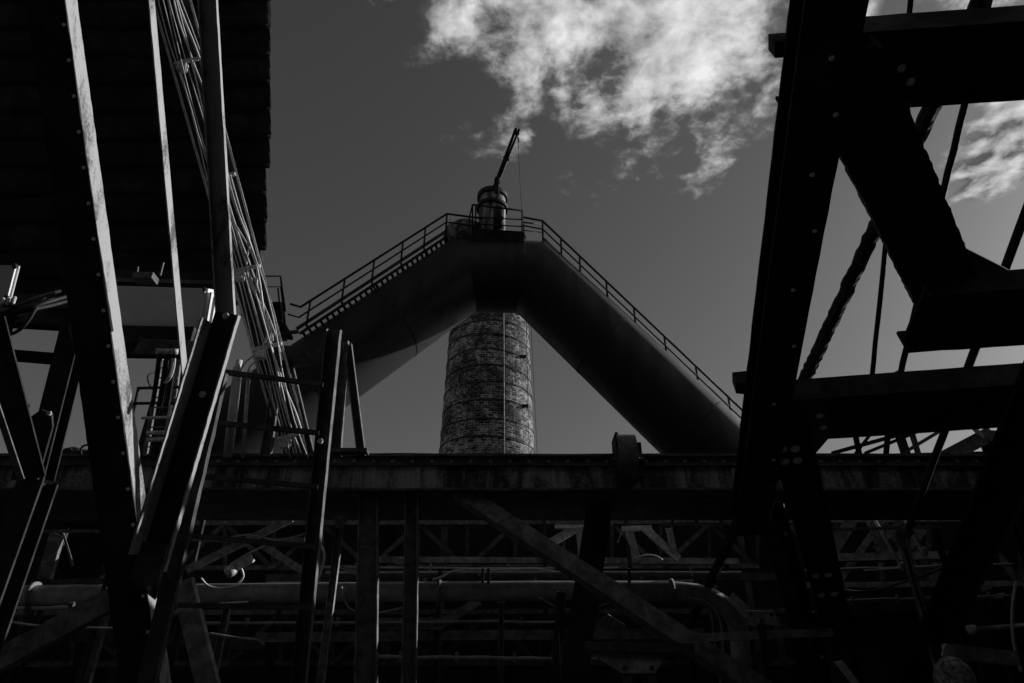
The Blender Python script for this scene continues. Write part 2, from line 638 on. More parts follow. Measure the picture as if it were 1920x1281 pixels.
# ------------------------------------------------------------------ stairways on the legs
def stairway(label, A, B, posts, back, rail_h=0.98, tail=None, head=None):
    """A, B: foot and head of the near stringer; back: horizontal vector across the flight"""
    st = thing('stairway', label, 'stairs', (A.x, A.y, A.z))
    up = Vector((0, 0, 1))
    d = (B - A)
    hint = -back
    beam('stringer', st, A, B, 'rect', 0.15, 0.03, 'black', hint=hint)
    beam('stringer', st, A + back * 0.30 - up * 0.02, B + back * 0.30 - up * 0.02, 'rect', 0.13, 0.03, 'black', hint=hint)
    beam('stringer', st, A + back * 0.9 - up * 0.02, B + back * 0.9 - up * 0.02, 'rect', 0.05, 0.03, 'black', hint=hint)
    nst = int(d.length / 0.27)
    me = None
    for i in range(nst):
        c = lerp(A, B, (i + 0.5) / nst) - up * 0.04
        if me is None:
            bm = bmesh.new()
            e = Vector((d.x, d.y, 0)).normalized()
            a0, a1 = back * 0.34, back * 0.88
            vs = []
            for s in (-0.055, 0.055):
                for w_ in (a0, a1):
                    for z in (-0.02, 0.02):
                        vs.append(bm.verts.new(e * s + w_ + up * z))
            for f in ((0, 1, 3, 2), (4, 6, 7, 5), (0, 4, 5, 1), (2, 3, 7, 6), (0, 2, 6, 4), (1, 5, 7, 3)):
                bm.faces.new([vs[k] for k in f])
            bmesh.ops.recalc_face_normals(bm, faces=bm.faces)
            me = bpy.data.meshes.new('tread')
            bm.to_mesh(me)
            bm.free()
            me.materials.append(M['black'])
        o = bpy.data.objects.new('tread', me)
        COL.objects.link(o)
        o.parent = st
        o.location = c - A
    pts = [lerp(A, B, f) for f in posts]
    for p in pts:
        tube('post', st, [p - up * 0.05, p + up * rail_h], 0.042, 'black', 6)
        beam('bracket', st, p - up * 0.12, p + back * 0.9 - up * 0.12, 'rect', 0.12, 0.05, 'black')
    ext = [tail] if tail else []
    run = ([tail] if tail else []) + [A, B] + ([head] if head else [])
    tube('handrail', st, [p + up * rail_h for p in run], 0.052, 'black', 6)
    tube('middle_rail', st, [p + up * rail_h * 0.52 for p in run], 0.038, 'black', 6)
    return st


SLA, SLB = q(556, 617, 25.6), q(836, 434, 29.4)
stairway('iron stairway with handrail climbing the leg beside the corrugated shed', SLA, SLB,
         (0.06, 0.275, 0.47, 0.67, 0.835, 1.0), Vector((0.1, 0.95, 0)).normalized() * 1.05,
         tail=q(536, 611, 25.6), head=q(905, 443, 29.6))
SRA, SRB = q(1402, 814, 26.8), q(1018, 447, 29.8)
stairway('iron stairway with handrail on the leg that runs down to the riveted bridge', SRA, SRB,
         (0.07, 0.22, 0.37, 0.52, 0.66, 0.80, 0.90, 1.0), Vector((-0.25, 0.95, 0)).normalized() * 0.75,
         rail_h=0.98, head=q(978, 440, 29.4))

# landing by the shed
ld = thing('landing', 'small railed iron landing beside the corrugated shed edge', 'platform', tuple(q(512, 600, 24.4)))
lp = [q(478, 604, 24.4), q(534, 612, 24.4)]
bmk = Vector((0, 1.0, 0))
plate('floor', ld, [lp[0], lp[1], lp[1] + bmk, lp[0] + bmk], 0.12, 'black')
plate('switch_box', ld, [q(497, 566, 24.6), q(524, 566, 24.6), q(530, 640, 24.6), q(497, 640, 24.6)], 0.5, 'black')
for y_, r_ in ((518, 0.035), (538, 0.024)):
    tube('rail', ld, [q(480, y_, 24.4), q(526, y_, 24.4), q(535, y_ + 66, 24.3)], r_, 'black', 6)
for x0_, y0_, x1_, y1_ in ((526, 518, 535, 612), (521, 540, 527, 600), (490, 518, 490, 606)):
    tube('post', ld, [q(x0_, y0_, 24.4), q(x1_, y1_, 24.4)], 0.03, 'black', 6)
beam('kickboard', ld, q(520, 626, 24.3), q(560, 622, 24.5), 'rect', 0.14, 0.05, 'black')

# crown platform
cz = 29.2
pf = thing('crown_platform', 'black railed platform on the crown of the gas pipe', 'platform', tuple(q(935, 450, cz)))
a, c, e, f_ = q(884, 428, cz), q(981, 434, cz), q(983, 446, cz), q(884, 447, cz)
back = Vector((0, 2.6, 0))
bm = bmesh.new()
ring = [a, c, q(986, 443, cz), q(978, 462, cz), q(884, 452, cz)]
bm_plate(bm, ring, 2.6, Vector((0, 1, 0)))
link('deck', bm, 'black', pf)
for x_, yt, yb in ((886, 384, 430), (892, 384, 428), (979, 395, 436)):
    tube('post', pf, [q(x_, yb, cz), q(x_, yt, cz)], 0.04, 'black', 6)
for p0, p1, r_ in (((886, 384), (979, 395), 0.045), ((888, 407), (979, 412), 0.03), ((888, 420), (979, 425), 0.03)):
    tube('rail', pf, [q(p0[0], p0[1], cz), q(p1[0], p1[1], cz)], r_, 'black', 6)
for x_, y_, x2, y2 in ((886, 384, 880, 408), (979, 395, 983, 436)):
    tube('rail', pf, [q(x_, y_, cz), q(x2, y2, cz + 0.8), q(x2 + 2, y2 + 12, cz + 1.6)], 0.035, 'black', 6)
tube('rail', pf, [q(981, 417, cz), q(1015, 421, 29.8)], 0.036, 'black', 6)
tube('rail', pf, [q(981, 432, cz), q(1015, 436, 29.8)], 0.022, 'black', 6)
tube('antenna', pf, [q(848, 432, 29.9), q(844, 409, 29.9)], 0.012, 'black', 5)

# vent stack with two collars
base = q(922, 436, 30.2)
vs_ = thing('vent_stack', 'short stained vent stack with two collars on the crown platform', 'vent stack', tuple(base))
topz = q(922, 331, 30.2).z
scl = 30.2 / F
zs = [base.z - 0.3 + i * (topz - base.z + 0.3) / 8 for i in range(9)]
bm = bmesh.new()
bm_ring_stack(bm, base.x, base.y, [(25.5 * scl, z) for z in zs], 32)
link('shell', bm, 'stack', vs_, smooth=True).modifiers.new('e', 'EDGE_SPLIT').split_angle = R(40)


def collar(parent, x, y, z, r0, r1, h, mat):
    bm = bmesh.new()
    n = 32
    rr = [[bm.verts.new((x + rad * math.cos(2 * math.pi * k / n), y + rad * math.sin(2 * math.pi * k / n), z + dz)) for k in range(n)]
          for rad, dz in ((r0, 0), (r1, 0), (r1, h), (r0, h))]
    rr.append(rr[0])
    for a_, c_ in zip(rr, rr[1:]):
        for i in range(n):
            bm.faces.new((a_[i], a_[(i + 1) % n], c_[(i + 1) % n], c_[i]))
    return link('collar', bm, mat, parent)


collar(vs_, base.x, base.y, topz - 0.25, 24 * scl, 29.5 * scl, 0.22, 'black')
zc2 = q(922, 374, 30.2).z
collar(vs_, base.x, base.y, zc2, 24 * scl, 30 * scl, 0.16, 'black')
tube('inspection_hatch', vs_, [q(935, 388, 29.6), q(935, 430, 29.5)], 0.24, 'black', 10)

# jib with its hoist rope
jb = thing('jib_crane', 'slim twin-bar jib leaning out over the vent stack', 'crane', tuple(q(928, 352, 30.0)))
for dx in (-3.4, 3.4):
    beam('jib_bar', jb, q(927 + dx * 0.6, 354, 30.0), q(971 + dx * 0.9, 241 + dx * 0.3, 29.6), 'rect', 0.10, 0.09, 'black')
for f in (0.12, 0.5, 0.93):
    c = lerp(q(927, 354, 30.0), q(971, 241, 29.6), f)
    beam('batten', jb, c - Vector((0.13, 0, 0)), c + Vector((0.13, 0, 0)), 'rect', 0.16, 0.12, 'black')
beam('jib_foot', jb, q(931, 362, 29.5), q(932, 334, 29.7), 'rect', 0.2, 0.2, 'black')
tube('hoist_rope', jb, [q(971, 258, 29.6), q(978, 396, 29.2)], 0.013, 'black', 5)
tube('hook_block', jb, [q(971.5, 258, 29.6), q(972.5, 266, 29.6)], 0.04, 'black', 6)
hr = thing('hanging_rope', 'thin rope hanging from the crown past the chimney edge', 'rope', tuple(q(988, 640, 28.0)))
tube('rope', hr, [q(982, 440, 28.3), q(986, 560, 28.3), q(992, 860, 27.5), q(996, 990, 27.0)], 0.012, 'black', 5)

# ------------------------------------------------------------------ main plate girder across the yard
GY = 12.0
gz0, gz1 = q(960, 919, GY / (CP + (919 - 640.5) / F * SP)).z, q(960, 851, GY / (CP + (851 - 640.5) / F * SP)).z
gd = thing('plate_girder', 'long rusty plate girder with rivet rows crossing the whole yard', 'girder', (0, GY, 0))
X0, X1 = -16.0, 15.0


def hbar(name, parent, y0, y1, za, zb_, mat, segs=40, jit=0.004):
    bm = bmesh.new()
    c = Vector((X0, (y0 + y1) / 2, (za + zb_) / 2))
    d = Vector((X1, (y0 + y1) / 2, (za + zb_) / 2))
    bm_beam(bm, c, d, 'rect', zb_ - za, y1 - y0, segs=segs, jit=jit)
    return link(name, bm, mat, parent)


hbar('top_flange', gd, GY - 0.02, GY + 2.1, gz1 - 0.05, gz1, 'dark')
ang_t = hbar('flange_angle', gd, GY + 0.06, GY + 0.12, gz1 - 0.20, gz1 - 0.055, 'dark')
web = hbar('web', gd, GY + 0.14, GY + 0.17, gz0 + 0.05, gz1 - 0.055, 'mottle', 40, 0.002)
hbar('bottom_flange', gd, GY, GY + 2.0, gz0, gz0 + 0.045, 'dark')
hbar('back_web', gd, GY + 1.9, GY + 1.95, gz0 + 0.05, gz1 - 0.055, 'dark', 4, 0)
bt = Vector((0, -1, 0))
for i in range(46):
    x = -7.6 + i * 0.36
    rivet('rivet', gd, Vector((x, GY + 0.058, gz1 - 0.125)), bt, 0.042, 'light')
for i in range(18):
    x = -6.7 + i * 0.83
    bm = bmesh.new()
    bm_beam(bm, Vector((x, GY + 0.125, gz0 + 0.05)), Vector((x, GY + 0.125, gz1 - 0.21)), 'rect', 0.07, 0.03)
    link('stiffener', bm, 'mottle', gd)
# columns carrying the girder at both ends
for x in (X0 + 0.5, X1 - 0.5):
    beam('column', gd, Vector((x, GY + 1, 0)), Vector((x, GY + 1, gz0 - 0.003)), 'I', 0.5, 0.6, 'dark')

# sheave hoop standing over the girder
hp = thing('sheave_wheel', 'narrow black sheave wheel standing over the plate girder', 'wheel', tuple(q(1170, 860, 12.0)))
hc_ = q(1172, 862, 12.55)
bm = bmesh.new()
nn = 36
rw = 0.46
for r0, r1, x0_, x1_ in ((rw - 0.05, rw, -0.17, 0.17),):
    rr = [[bm.verts.new(hc_ + Vector((x, rad * 1.0 * math.cos(2 * math.pi * k / nn), rad * math.sin(2 * math.pi * k / nn)))) for k in range(nn)]
          for rad, x in ((r0, x0_), (r1, x0_), (r1, x1_), (r0, x1_))]
    rr.append(rr[0])
    for a_, c_ in zip(rr, rr[1:]):
        for i in range(nn):
            bm.faces.new((a_[i], a_[(i + 1) % nn], c_[(i + 1) % nn], c_[i]))
link('rim', bm, 'mid', hp)
beam('cheek', hp, hc_ + Vector((-0.16, 0, -0.44)), hc_ + Vector((-0.16, 0, 0.44)), 'rect', 0.05, 0.5, 'black')
beam('bearing', hp, hc_ + Vector((0.26, 0.2, -0.3)), hc_ + Vector((0.26, 0.2, 0.36)), 'rect', 0.15, 0.3, 'black')
tube('axle', hp, [hc_ + Vector((-0.25, 0, 0)), hc_ + Vector((0.35, 0, 0))], 0.05, 'dark', 8)

# ------------------------------------------------------------------ overhanging shed clad in sheet iron
GZ = 17.4                                     # its soffit leans towards the camera, square to the view
gal = thing('sheet_iron_gallery', 'overhanging black gallery clad in lapped sheet iron', 'building', tuple(q(250, 575, GZ)))
tu = Vector((0, -SP, CP))                      # up along the leaning face
nf = Vector((0, CP, SP))                       # away from the camera
rows = [575 - i * 52 for i in range(16)]
for i, yb_ in enumerate(rows):
    yt_ = yb_ - 62
    xr = 506 if yb_ < 330 else 499
    if yb_ > 510:
        xr = 455
    xr += random.uniform(-1.5, 1.5)
    bm = bmesh.new()
    nx = 30
    cols = []
    for k in range(nx + 1):
        x = -700 + (xr + 700) * k / nx
        wob = random.gauss(0, 0.015)
        sag = random.gauss(0, 1.2)
        pts = []
        for j, (fy, dz, bx) in enumerate(((0.0, -0.045, 1.5), (0.15, -0.06, 4.0), (0.5, -0.04, 3.0), (0.85, -0.012, 0.5), (1.0, 0.0, 0.0))):
            p = q(x + (bx if k == nx else 0), lerp(yb_ + sag * (1 - fy), yt_, fy), GZ) + nf * (dz + wob)
            pts.append(p)
        cols.append(pts)
    F_ = [[bm.verts.new(p) for p in c_] for c_ in cols]
    Bk = [[bm.verts.new(p + nf * 0.012) for p in c_] for c_ in cols]
    for k in range(nx):
        for j in range(4):
            bm.faces.new((F_[k][j], F_[k + 1][j], F_[k + 1][j + 1], F_[k][j + 1]))
            bm.faces.new((Bk[k][j + 1], Bk[k + 1][j + 1], Bk[k + 1][j], Bk[k][j]))
        bm.faces.new((F_[k][0], Bk[k][0], Bk[k + 1][0], F_[k + 1][0]))
        bm.faces.new((F_[k][4], F_[k + 1][4], Bk[k + 1][4], Bk[k][4]))
    for k in (0, nx):
        for j in range(4):
            bm.faces.new((F_[k][j], F_[k][j + 1], Bk[k][j + 1], Bk[k][j]))
    link('sheet', bm, 'sheet', gal, smooth=True)
# body of the gallery behind the sheets
bm = bmesh.new()
bm_plate(bm, [q(-700, 560, GZ + 0.1), q(440, 556, GZ + 0.1), q(488, 500, GZ + 0.1), q(494, -250, GZ + 0.1), q(-700, -250, GZ + 0.1)], 0.25)
link('body', bm, 'sheet', gal)
for x in (-9.5, -16.5):
    beam('column', gal, Vector((x, 17.0, 0)), Vector((x, 17.0, 11.2)), 'I', 0.5, 0.5, 'black')
# rim of floor beams under the shed
beam('edge_beam', gal, q(-60, 560, 16.9), q(425, 592, 16.9), 'I', 0.35, 0.3, 'black')

# ------------------------------------------------------------------ leaning trestle on the left
tr = thing('leaning_trestle', 'leaning riveted trestle of worn pale bars beside the cabinets', 'trestle', tuple(to_ground(q(185, 0, 5.7), q(262, 1130, 5.6))))
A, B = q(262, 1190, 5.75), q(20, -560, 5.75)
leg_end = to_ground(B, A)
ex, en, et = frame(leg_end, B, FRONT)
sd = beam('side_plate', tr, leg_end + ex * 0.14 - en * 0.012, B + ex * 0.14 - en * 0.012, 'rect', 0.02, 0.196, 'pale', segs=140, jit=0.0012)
o = beam('shaded_front_plate', tr, leg_end + en * 0.098, B + en * 0.098, 'rect', 0.303, 0.018, 'black', segs=140, jit=0.0014)  # front face's shade put into its black colour, sunlit side plate kept pale
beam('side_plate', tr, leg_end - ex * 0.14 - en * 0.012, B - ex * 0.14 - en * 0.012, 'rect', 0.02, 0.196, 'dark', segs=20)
for i in range(20):
    f = 0.26 + i * 0.028
    c = lerp(leg_end, B, f)
    ex, en, et = frame(leg_end, B, FRONT)
    rivet('rivet', o, c + ex * 0.12 + en * 0.108, en, 0.016, 'bolt')
A, B = q(351, 752, 6.5), q(233, -560, 6.5)
beam('tie_bar', tr, A, B, 'rect', 0.012, 0.125, 'pale', segs=40, jit=0.001)
A, B = q(424, 604, 6.1), q(357, -560, 6.1)
beam('channel_strut', tr, A, B, 'U', 0.165, 0.05, 'pale', t=0.012, segs=50, jit=0.0012)
# diagonal channel with bright left edge
A, B = q(283, 1068, 5.35), q(425, 588, 5.9)
ex, en, et = frame(A, B, FRONT)
dg = beam('diagonal_channel', tr, A, B, 'rect', 0.20, 0.02, 'black', segs=24, jit=0.001)
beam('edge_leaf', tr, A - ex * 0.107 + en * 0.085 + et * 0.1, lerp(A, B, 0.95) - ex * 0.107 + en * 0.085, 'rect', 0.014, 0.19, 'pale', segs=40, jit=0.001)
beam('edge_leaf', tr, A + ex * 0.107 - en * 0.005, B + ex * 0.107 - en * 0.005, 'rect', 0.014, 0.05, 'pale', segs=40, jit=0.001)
for f in (0.985, 0.66):
    rivet('bolt', dg, lerp(A, B, f) + ex * 0.02 + en * 0.03, en, 0.03, 'hex')
# rounded lower end plate
bm = bmesh.new()
c = A
pts = [c + ex * (0.11 * math.cos(a_)) + et * (0.11 * math.sin(a_) - 0.02) + en * 0.06 for a_ in [R(180 + 15 * i) for i in range(13)]]
pts += [c + ex * 0.11 + et * 0.2 + en * 0.06, c - ex * 0.11 + et * 0.2 + en * 0.06]
bm_plate(bm, pts, 0.02)
link('end_plate', bm, 'dark', tr)
# counter brace that runs on to the ground
A, B = q(300, 1180, 5.6), q(412, 700, 6.3)
beam('counter_brace', tr, to_ground(B, A), B, 'L', 0.14, 0.06, 'dark', side=1, segs=40, jit=0.0015, t=0.012)
beam('lacing_bar', tr, q(318, 1075, 5.7), q(230, 1180, 6.0), 'rect', 0.12, 0.012, 'dark')

# ladder-like rungs between trestle and post
for (xa, ya, xb, yb_) in ((392, 694, 606, 722), (396, 792, 598, 812), (376, 893, 596, 913), (350, 1004, 590, 1026), (334, 1135, 585, 1140)):
    beam('rung', tr, q(xa, ya, 6.4), q(xb, yb_, 6.6), 'rect', 0.045, 0.035, 'dark', segs=8, jit=0.001)
A, B = q(556, 1330, 6.7), q(626, 618, 6.9)
ps = beam('post', tr, to_ground(B, A), B, 'U', 0.145, 0.08, 'mid', t=0.012, segs=50, jit=0.0012)
rivet('bolt', ps, q(601, 828, 6.72), FRONT, 0.03, 'hex')

# small A-frame on the girder
af = thing('a_frame', 'small black A-frame standing on the plate girder', 'frame', tuple(q(655, 850, 12.2)))
gy = 12.35
beam('leg', af, q(629, 856, gy), q(644, 640, gy + 0.6), 'U', 0.2, 0.12, 'mid', t=0.02)
beam('leg', af, q(678, 856, gy), q(652, 646, gy + 0.6), 'U', 0.15, 0.12, 'mid', t=0.02)
beam('sill', af, q(618, 847, gy), q(690, 847, gy), 'rect', 0.07, 0.2, 'dark')
af2 = thing('a_frame', 'tall narrow black A-frame straddling the cable tray foot', 'frame', tuple(q(535, 850, 12.4)))
beam('leg', af2, q(498, 856, 12.6), q(528, 668, 13.2), 'U', 0.19, 0.12, 'mid', t=0.018)
beam('leg', af2, q(583, 856, 12.7), q(538, 668, 13.2), 'U', 0.15, 0.12, 'mid', t=0.018)
beam('head_beam', af2, q(520, 668, 13.1), q(615, 672, 13.2), 'rect', 0.32, 0.3, 'black')

# ------------------------------------------------------------------ cable tray with its cables
CZ = 12.9


def cl_(y, off=0.0):
    return (322 + 0.275 * y + off, y)


ct = thing('cable_tray', 'steep cable tray full of pale cables behind the trestle', 'cable tray', tuple(q(555, 850, CZ)))
for off in (-36, 36):
    beam('side_rail', ct, q(*cl_(858, off * 0.75), CZ), q(*cl_(-80, off), CZ), 'L', 0.04, 0.05, 'galv', t=0.012, side=1 if off < 0 else -1, segs=30, jit=0.001)
plate('back_panel', ct, [q(*cl_(858, -27), CZ + 0.15), q(*cl_(858, 27), CZ + 0.15), q(*cl_(-80, 36), CZ + 0.15), q(*cl_(-80, -36), CZ + 0.15)], 0.02, 'black')
ncab = 8
for i in range(ncab):
    off = -25 + i * 7.0
    ph = random.uniform(0, 6)
    amp = random.choice((0.8, 1.5, 3.0, 5.0, 7.0))
    frq = random.uniform(0.008, 0.022)
    pts = []
    for k in range(24):
        y = -80 + k * 940 / 23
        pts.append(q(*cl_(y, off * (1 - 0.2 * k / 23) + amp * math.sin(y * frq + ph) + random.uniform(-0.7, 0.7)), CZ - 0.06 - 0.06 * ((i * 2) % 5)))
    tube('cable', ct, pts, random.choice((0.010, 0.012, 0.016, 0.022)), 'cable', 6, curve=3)
for y in (112, 330, 502, 648, 815):
    cx, cy = cl_(y)
    cp = beam('cable_clamp', ct, q(cx - 26, cy + 8, CZ - 0.12), q(cx + 28, cy - 4, CZ - 0.12), 'rect', 0.06, 0.05, 'galv', segs=3, jit=0.004)
    for dx in (-18, -6, 7, 18):
        rivet('bolt', cp, q(cx + dx, cy - dx * 0.2 + 3, CZ - 0.15), FRONT, 0.035, 'hex')
    box('coupling', ct, *(lambda p: (p.x - 0.08, p.x + 0.07, p.y - 0.1, p.y + 0.03, p.z - 0.14, p.z + 0.05))(q(cx - 8, cy + 14, CZ - 0.1)), 'galv')
# slack loops that leave the tray
for pts, r_ in (([(505, 600), (498, 640), (478, 664), (456, 684), (450, 705)], 0.02), ([(508, 604), (503, 645), (484, 672), (467, 690), (463, 712)], 0.018),
                ([(432, 330), (452, 400), (468, 452), (462, 492), (472, 540), (505, 596)], 0.016), ([(505, 596), (520, 640), (530, 676)], 0.016),
                ([(440, 420), (470, 470), (482, 505), (478, 548), (470, 520)], 0.02), ([(463, 480), (490, 560), (506, 600), (512, 640)], 0.014)):
    tube('loose_cable', ct, [q(x, y, CZ - 0.16) for x, y in pts], r_, 'cable', 6, curve=5)

# vertical conduits on the girder
cd = thing('conduit', 'thick shiny conduit pipe with collar beside the cable tray', 'conduit', tuple(q(430, 852, 12.5)))
tube('pipe', cd, [q(427, 858, 12.5), q(446, 690, 13.0)], 0.085, 'tube', 14)
tube('collar', cd, [q(433, 800, 12.6), q(434, 792, 12.6)], 0.10, 'galv', 14)
tube('end_gland', cd, [q(445, 697, 12.9), q(449, 676, 13.0)], 0.06, 'galv', 10)
cd = thing('conduit', 'thin conduit pipe standing between thick conduit and cable tray', 'conduit', tuple(q(458, 852, 12.5)))
tube('pipe', cd, [q(455, 858, 12.5), q(466, 706, 13.0)], 0.035, 'tube', 10)
tube('end_gland', cd, [q(465.5, 712, 12.9), q(467, 696, 13.0)], 0.045, 'galv', 10)

# ------------------------------------------------------------------ cabinets under the gallery


def cabinet(label, corners, Z, depth, mat, parts=True):
    """corners: front face in photo pixels (tl, tr, br, bl)"""
    P4 = [q(x, y, Z) for x, y in corners]
    o = thing('electrical_cabinet', label, 'cabinet', tuple(lerp(P4[3], P4[2], 0.5)))
    bm = bmesh.new()
    bm_plate(bm, P4, depth)
    bmesh.ops.bevel(bm, geom=bm.edges[:], offset=0.02, segments=2, affect='EDGES', profile=0.6)
    link('case', bm, mat, o)
    n = (P4[1] - P4[0]).cross(P4[3] - P4[0]).normalized()
    if n.dot(Vector((0, 0, CAM_H)) - P4[0]) < 0:
        n = -n
    c = sum(P4, Vector()) / 4
    D = [c + (p - c) * 0.965 + n * 0.03 for p in P4]
    plate('door', o, D, 0.028, mat)
    for p in P4:
        pp = c + (p - c) * 0.95 + n * 0.03
        rivet('corner_lug', o, pp, n, 0.035, 'dark')
    return o, P4, n


cab, P4, n = cabinet('large grey cabinet with sunlit white side under the gallery', ((150, 534), (391, 541), (377, 622), (150, 618)), 10.5, 0.55, 'grey')
# white side fins
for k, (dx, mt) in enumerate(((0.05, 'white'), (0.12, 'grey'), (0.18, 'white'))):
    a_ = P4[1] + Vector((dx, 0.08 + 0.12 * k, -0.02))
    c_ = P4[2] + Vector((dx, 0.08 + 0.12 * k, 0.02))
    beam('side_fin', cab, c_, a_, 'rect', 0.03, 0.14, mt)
beam('bottom_tray', cab, q(150, 640, 10.5), q(372, 644, 10.5), 'rect', 0.30, 0.5, 'black')
beam('mounting_rail', cab, q(120, 514, 10.8), q(420, 522, 10.8), 'rect', 0.16, 0.1, 'black')
fl = thing('floodlight', 'small dusty floodlight hung above the large grey cabinet', 'lamp', tuple(q(272, 518, 10.2)))
box('housing', fl, *(lambda p: (p.x - 0.15, p.x + 0.15, p.y - 0.1, p.y + 0.1, p.z - 0.06, p.z + 0.05))(q(273, 522, 10.2)), 'mid', bevel=0.015)
beam('bracket', fl, q(256, 520, 10.15), q(258, 500, 10.15), 'rect', 0.03, 0.02, 'mid')
beam('bracket', fl, q(300, 516, 10.15), q(306, 492, 10.15), 'rect', 0.03, 0.02, 'mid')
cab2, P4b, n2 = cabinet('shallow pale box fixed below the large grey cabinet', ((262, 636), (372, 640), (388, 668), (250, 664)), 10.1, 0.3, 'mid')
for x in (300, 314, 328):
    tube('cable_gland', cab2, [q(x, 654, 9.9), q(x - 1, 664, 9.9)], 0.05, 'galv', 10)
    tube('cable', cab2, [q(x, 662, 9.9), q(x - 4, 690, 10.0), q(x - 8, 722, 10.3), q(x - 14, 760, 10.6)], 0.034, 'black', 8, curve=4)
for off in (0, 4):
    tube('pale_cable', cab2, [q(324 + off, 672, 9.85), q(322 + off, 690, 9.85), q(316 + off, 708, 9.85), q(308 + off * 0.6, 718, 9.9)], 0.013, 'white', 6, curve=5)
cabB, P4c, n3 = cabinet('grey cabinet with a fan of cables beneath it by the beams', ((-150, 492), (36, 498), (20, 560), (-150, 580)), 8.2, 0.03, 'grey')
for i, (x0_, x1_, y1_) in enumerate(((4, 62, 560), (14, 92, 566), (24, 112, 560), (-6, 50, 575), (2, 30, 590), (30, 100, 572))):
    tube('cable', cabB, [q(x0_ - 12, 606 + 4 * i, 8.0), q(x0_, 592, 7.95), q(lerp(x0_, x1_, 0.5), lerp(590, y1_, 0.55), 8.0), q(x1_, y1_, 8.3), q(x1_ + 50, y1_ - 14, 9.0)], 0.022, 'black', 7, curve=4)
for i in range(3):
    tube('cable_gland', cabB, [q(2 + i * 11, 572 - i, 7.9), q(6 + i * 11, 560 - i, 8.0)], 0.02, 'galv', 8)
tube('cable', cabB, [q(0, 631, 7.9), q(28, 624, 7.9), q(50, 606, 7.9), q(68, 578, 8.0), q(84, 560, 8.2)], 0.02, 'black', 7, curve=5)

# caged ladder mast
lm = thing('ladder_mast', 'black caged ladder with conduits rising from the girder to the cabinets', 'ladder', tuple(q(300, 850, 12.8)))
for (x0_, x1_) in ((272, 304), (312, 338)):
    beam('stile', lm, q(x0_, 856, 12.6), q(x1_, 664, 13.4), 'L', 0.08, 0.06, 'mid', t=0.012)
for i in range(9):
    f = i / 8
    beam('rung', lm, q(lerp(273, 300, f), lerp(838, 690, f), 12.65), q(lerp(313, 336, f), lerp(838, 690, f), 12.65), 'rect', 0.02, 0.02, 'mid')
plate('back_sheet', lm, [q(276, 856, 12.9), q(316, 856, 12.9), q(340, 672, 13.5), q(306, 672, 13.5)], 0.03, 'black')
for y, x0_, x1_ in ((727, 258, 334), (756, 240, 336), (783, 266, 332)):
    tube('hoop', lm, [q(x0_, y + 1, 12.2), q(x1_, y - 1, 12.2), q(x1_ + 7, y + 8, 12.1), q(x1_ + 2, y + 22, 12.2)], 0.03, 'black' if y < 780 else 'galv', 6)
tube('hoop_strut', lm, [q(249, 776, 12.2), q(260, 727, 12.2)], 0.03, 'black', 6)
tube('hoop', lm, [q(285, 730, 12.6), q(277, 712, 12.4), q(280, 702, 12.4), q(292, 698, 12.6)], 0.015, 'black', 6, curve=4)
for y in (812, 825):
    tube('cross_pipe', lm, [q(276, y, 12.2), q(322, y - 1, 12.2)], 0.04, 'galv', 8)
tube('lit_conduit', lm, [q(312, 810, 12.2), q(320, 760, 12.3)], 0.03, 'galv', 8)
plate('base_bracket', lm, [q(284, 828, 12.2), q(322, 828, 12.2), q(328, 856, 12.2), q(290, 856, 12.2)], 0.2, 'black')

# ------------------------------------------------------------------ braced frame at the far left
bf = thing('braced_frame', 'black braced frame with gusset plates under the cable fan', 'frame', tuple(q(60, 850, 8.4)))
A, B = q(60, 900, 7.4), q(-16, 600, 7.6)
beam('brace', bf, A, B, 'H', 0.28, 0.03, 'black', t=0.008)
A, B = q(72, 900, 8.1), q(150, 590, 8.3)
beam('brace', bf, A, B, 'I', 0.27, 0.2, 'black', t=0.02)
beam('cross_beam', bf, q(-60, 592, 8.4), q(150, 604, 8.4), 'I', 0.2, 0.16, 'black', t=0.02)
beam('cross_beam', bf, q(-20, 663, 8.4), q(125, 675, 8.4), 'I', 0.11, 0.12, 'black', t=0.02)
plate('gusset_plate', bf, [q(139, 578, 8.0), q(145, 614, 8.0), q(129, 612, 8.0)], 0.02, 'mid')
plate('gusset_plate', bf, [q(127, 612, 7.95), q(146, 612, 7.95), q(152, 660, 7.95), q(141, 662, 7.95)], 0.02, 'mid')
plate('base_plate', bf, [q(48, 788, 7.9), q(77, 768, 7.9), q(96, 776, 7.9), q(98, 800, 7.9), q(70, 900, 7.9), q(20, 900, 7.9)], 0.03, 'black')
plate('gusset_plate', bf, [q(43, 752, 7.95), q(54, 760, 7.95), q(50, 774, 7.95), q(48, 778, 7.95)], 0.02, 'black')
g1 = q(62, 900, 8.0)
beam('post', bf, Vector((g1.x, g1.y + 0.1, 0)), g1 + Vector((0, 0.1, 0.02)), 'I', 0.3, 0.3, 'black')
rivet('bolt', bf, q(93, 776, 7.88), FRONT, 0.03, 'hex')
A, B = q(40, 900, 6.8), q(-20, 720, 6.8)
beam('side_rail', bf, A, B, 'L', 0.06, 0.02, 'mid', t=0.008)
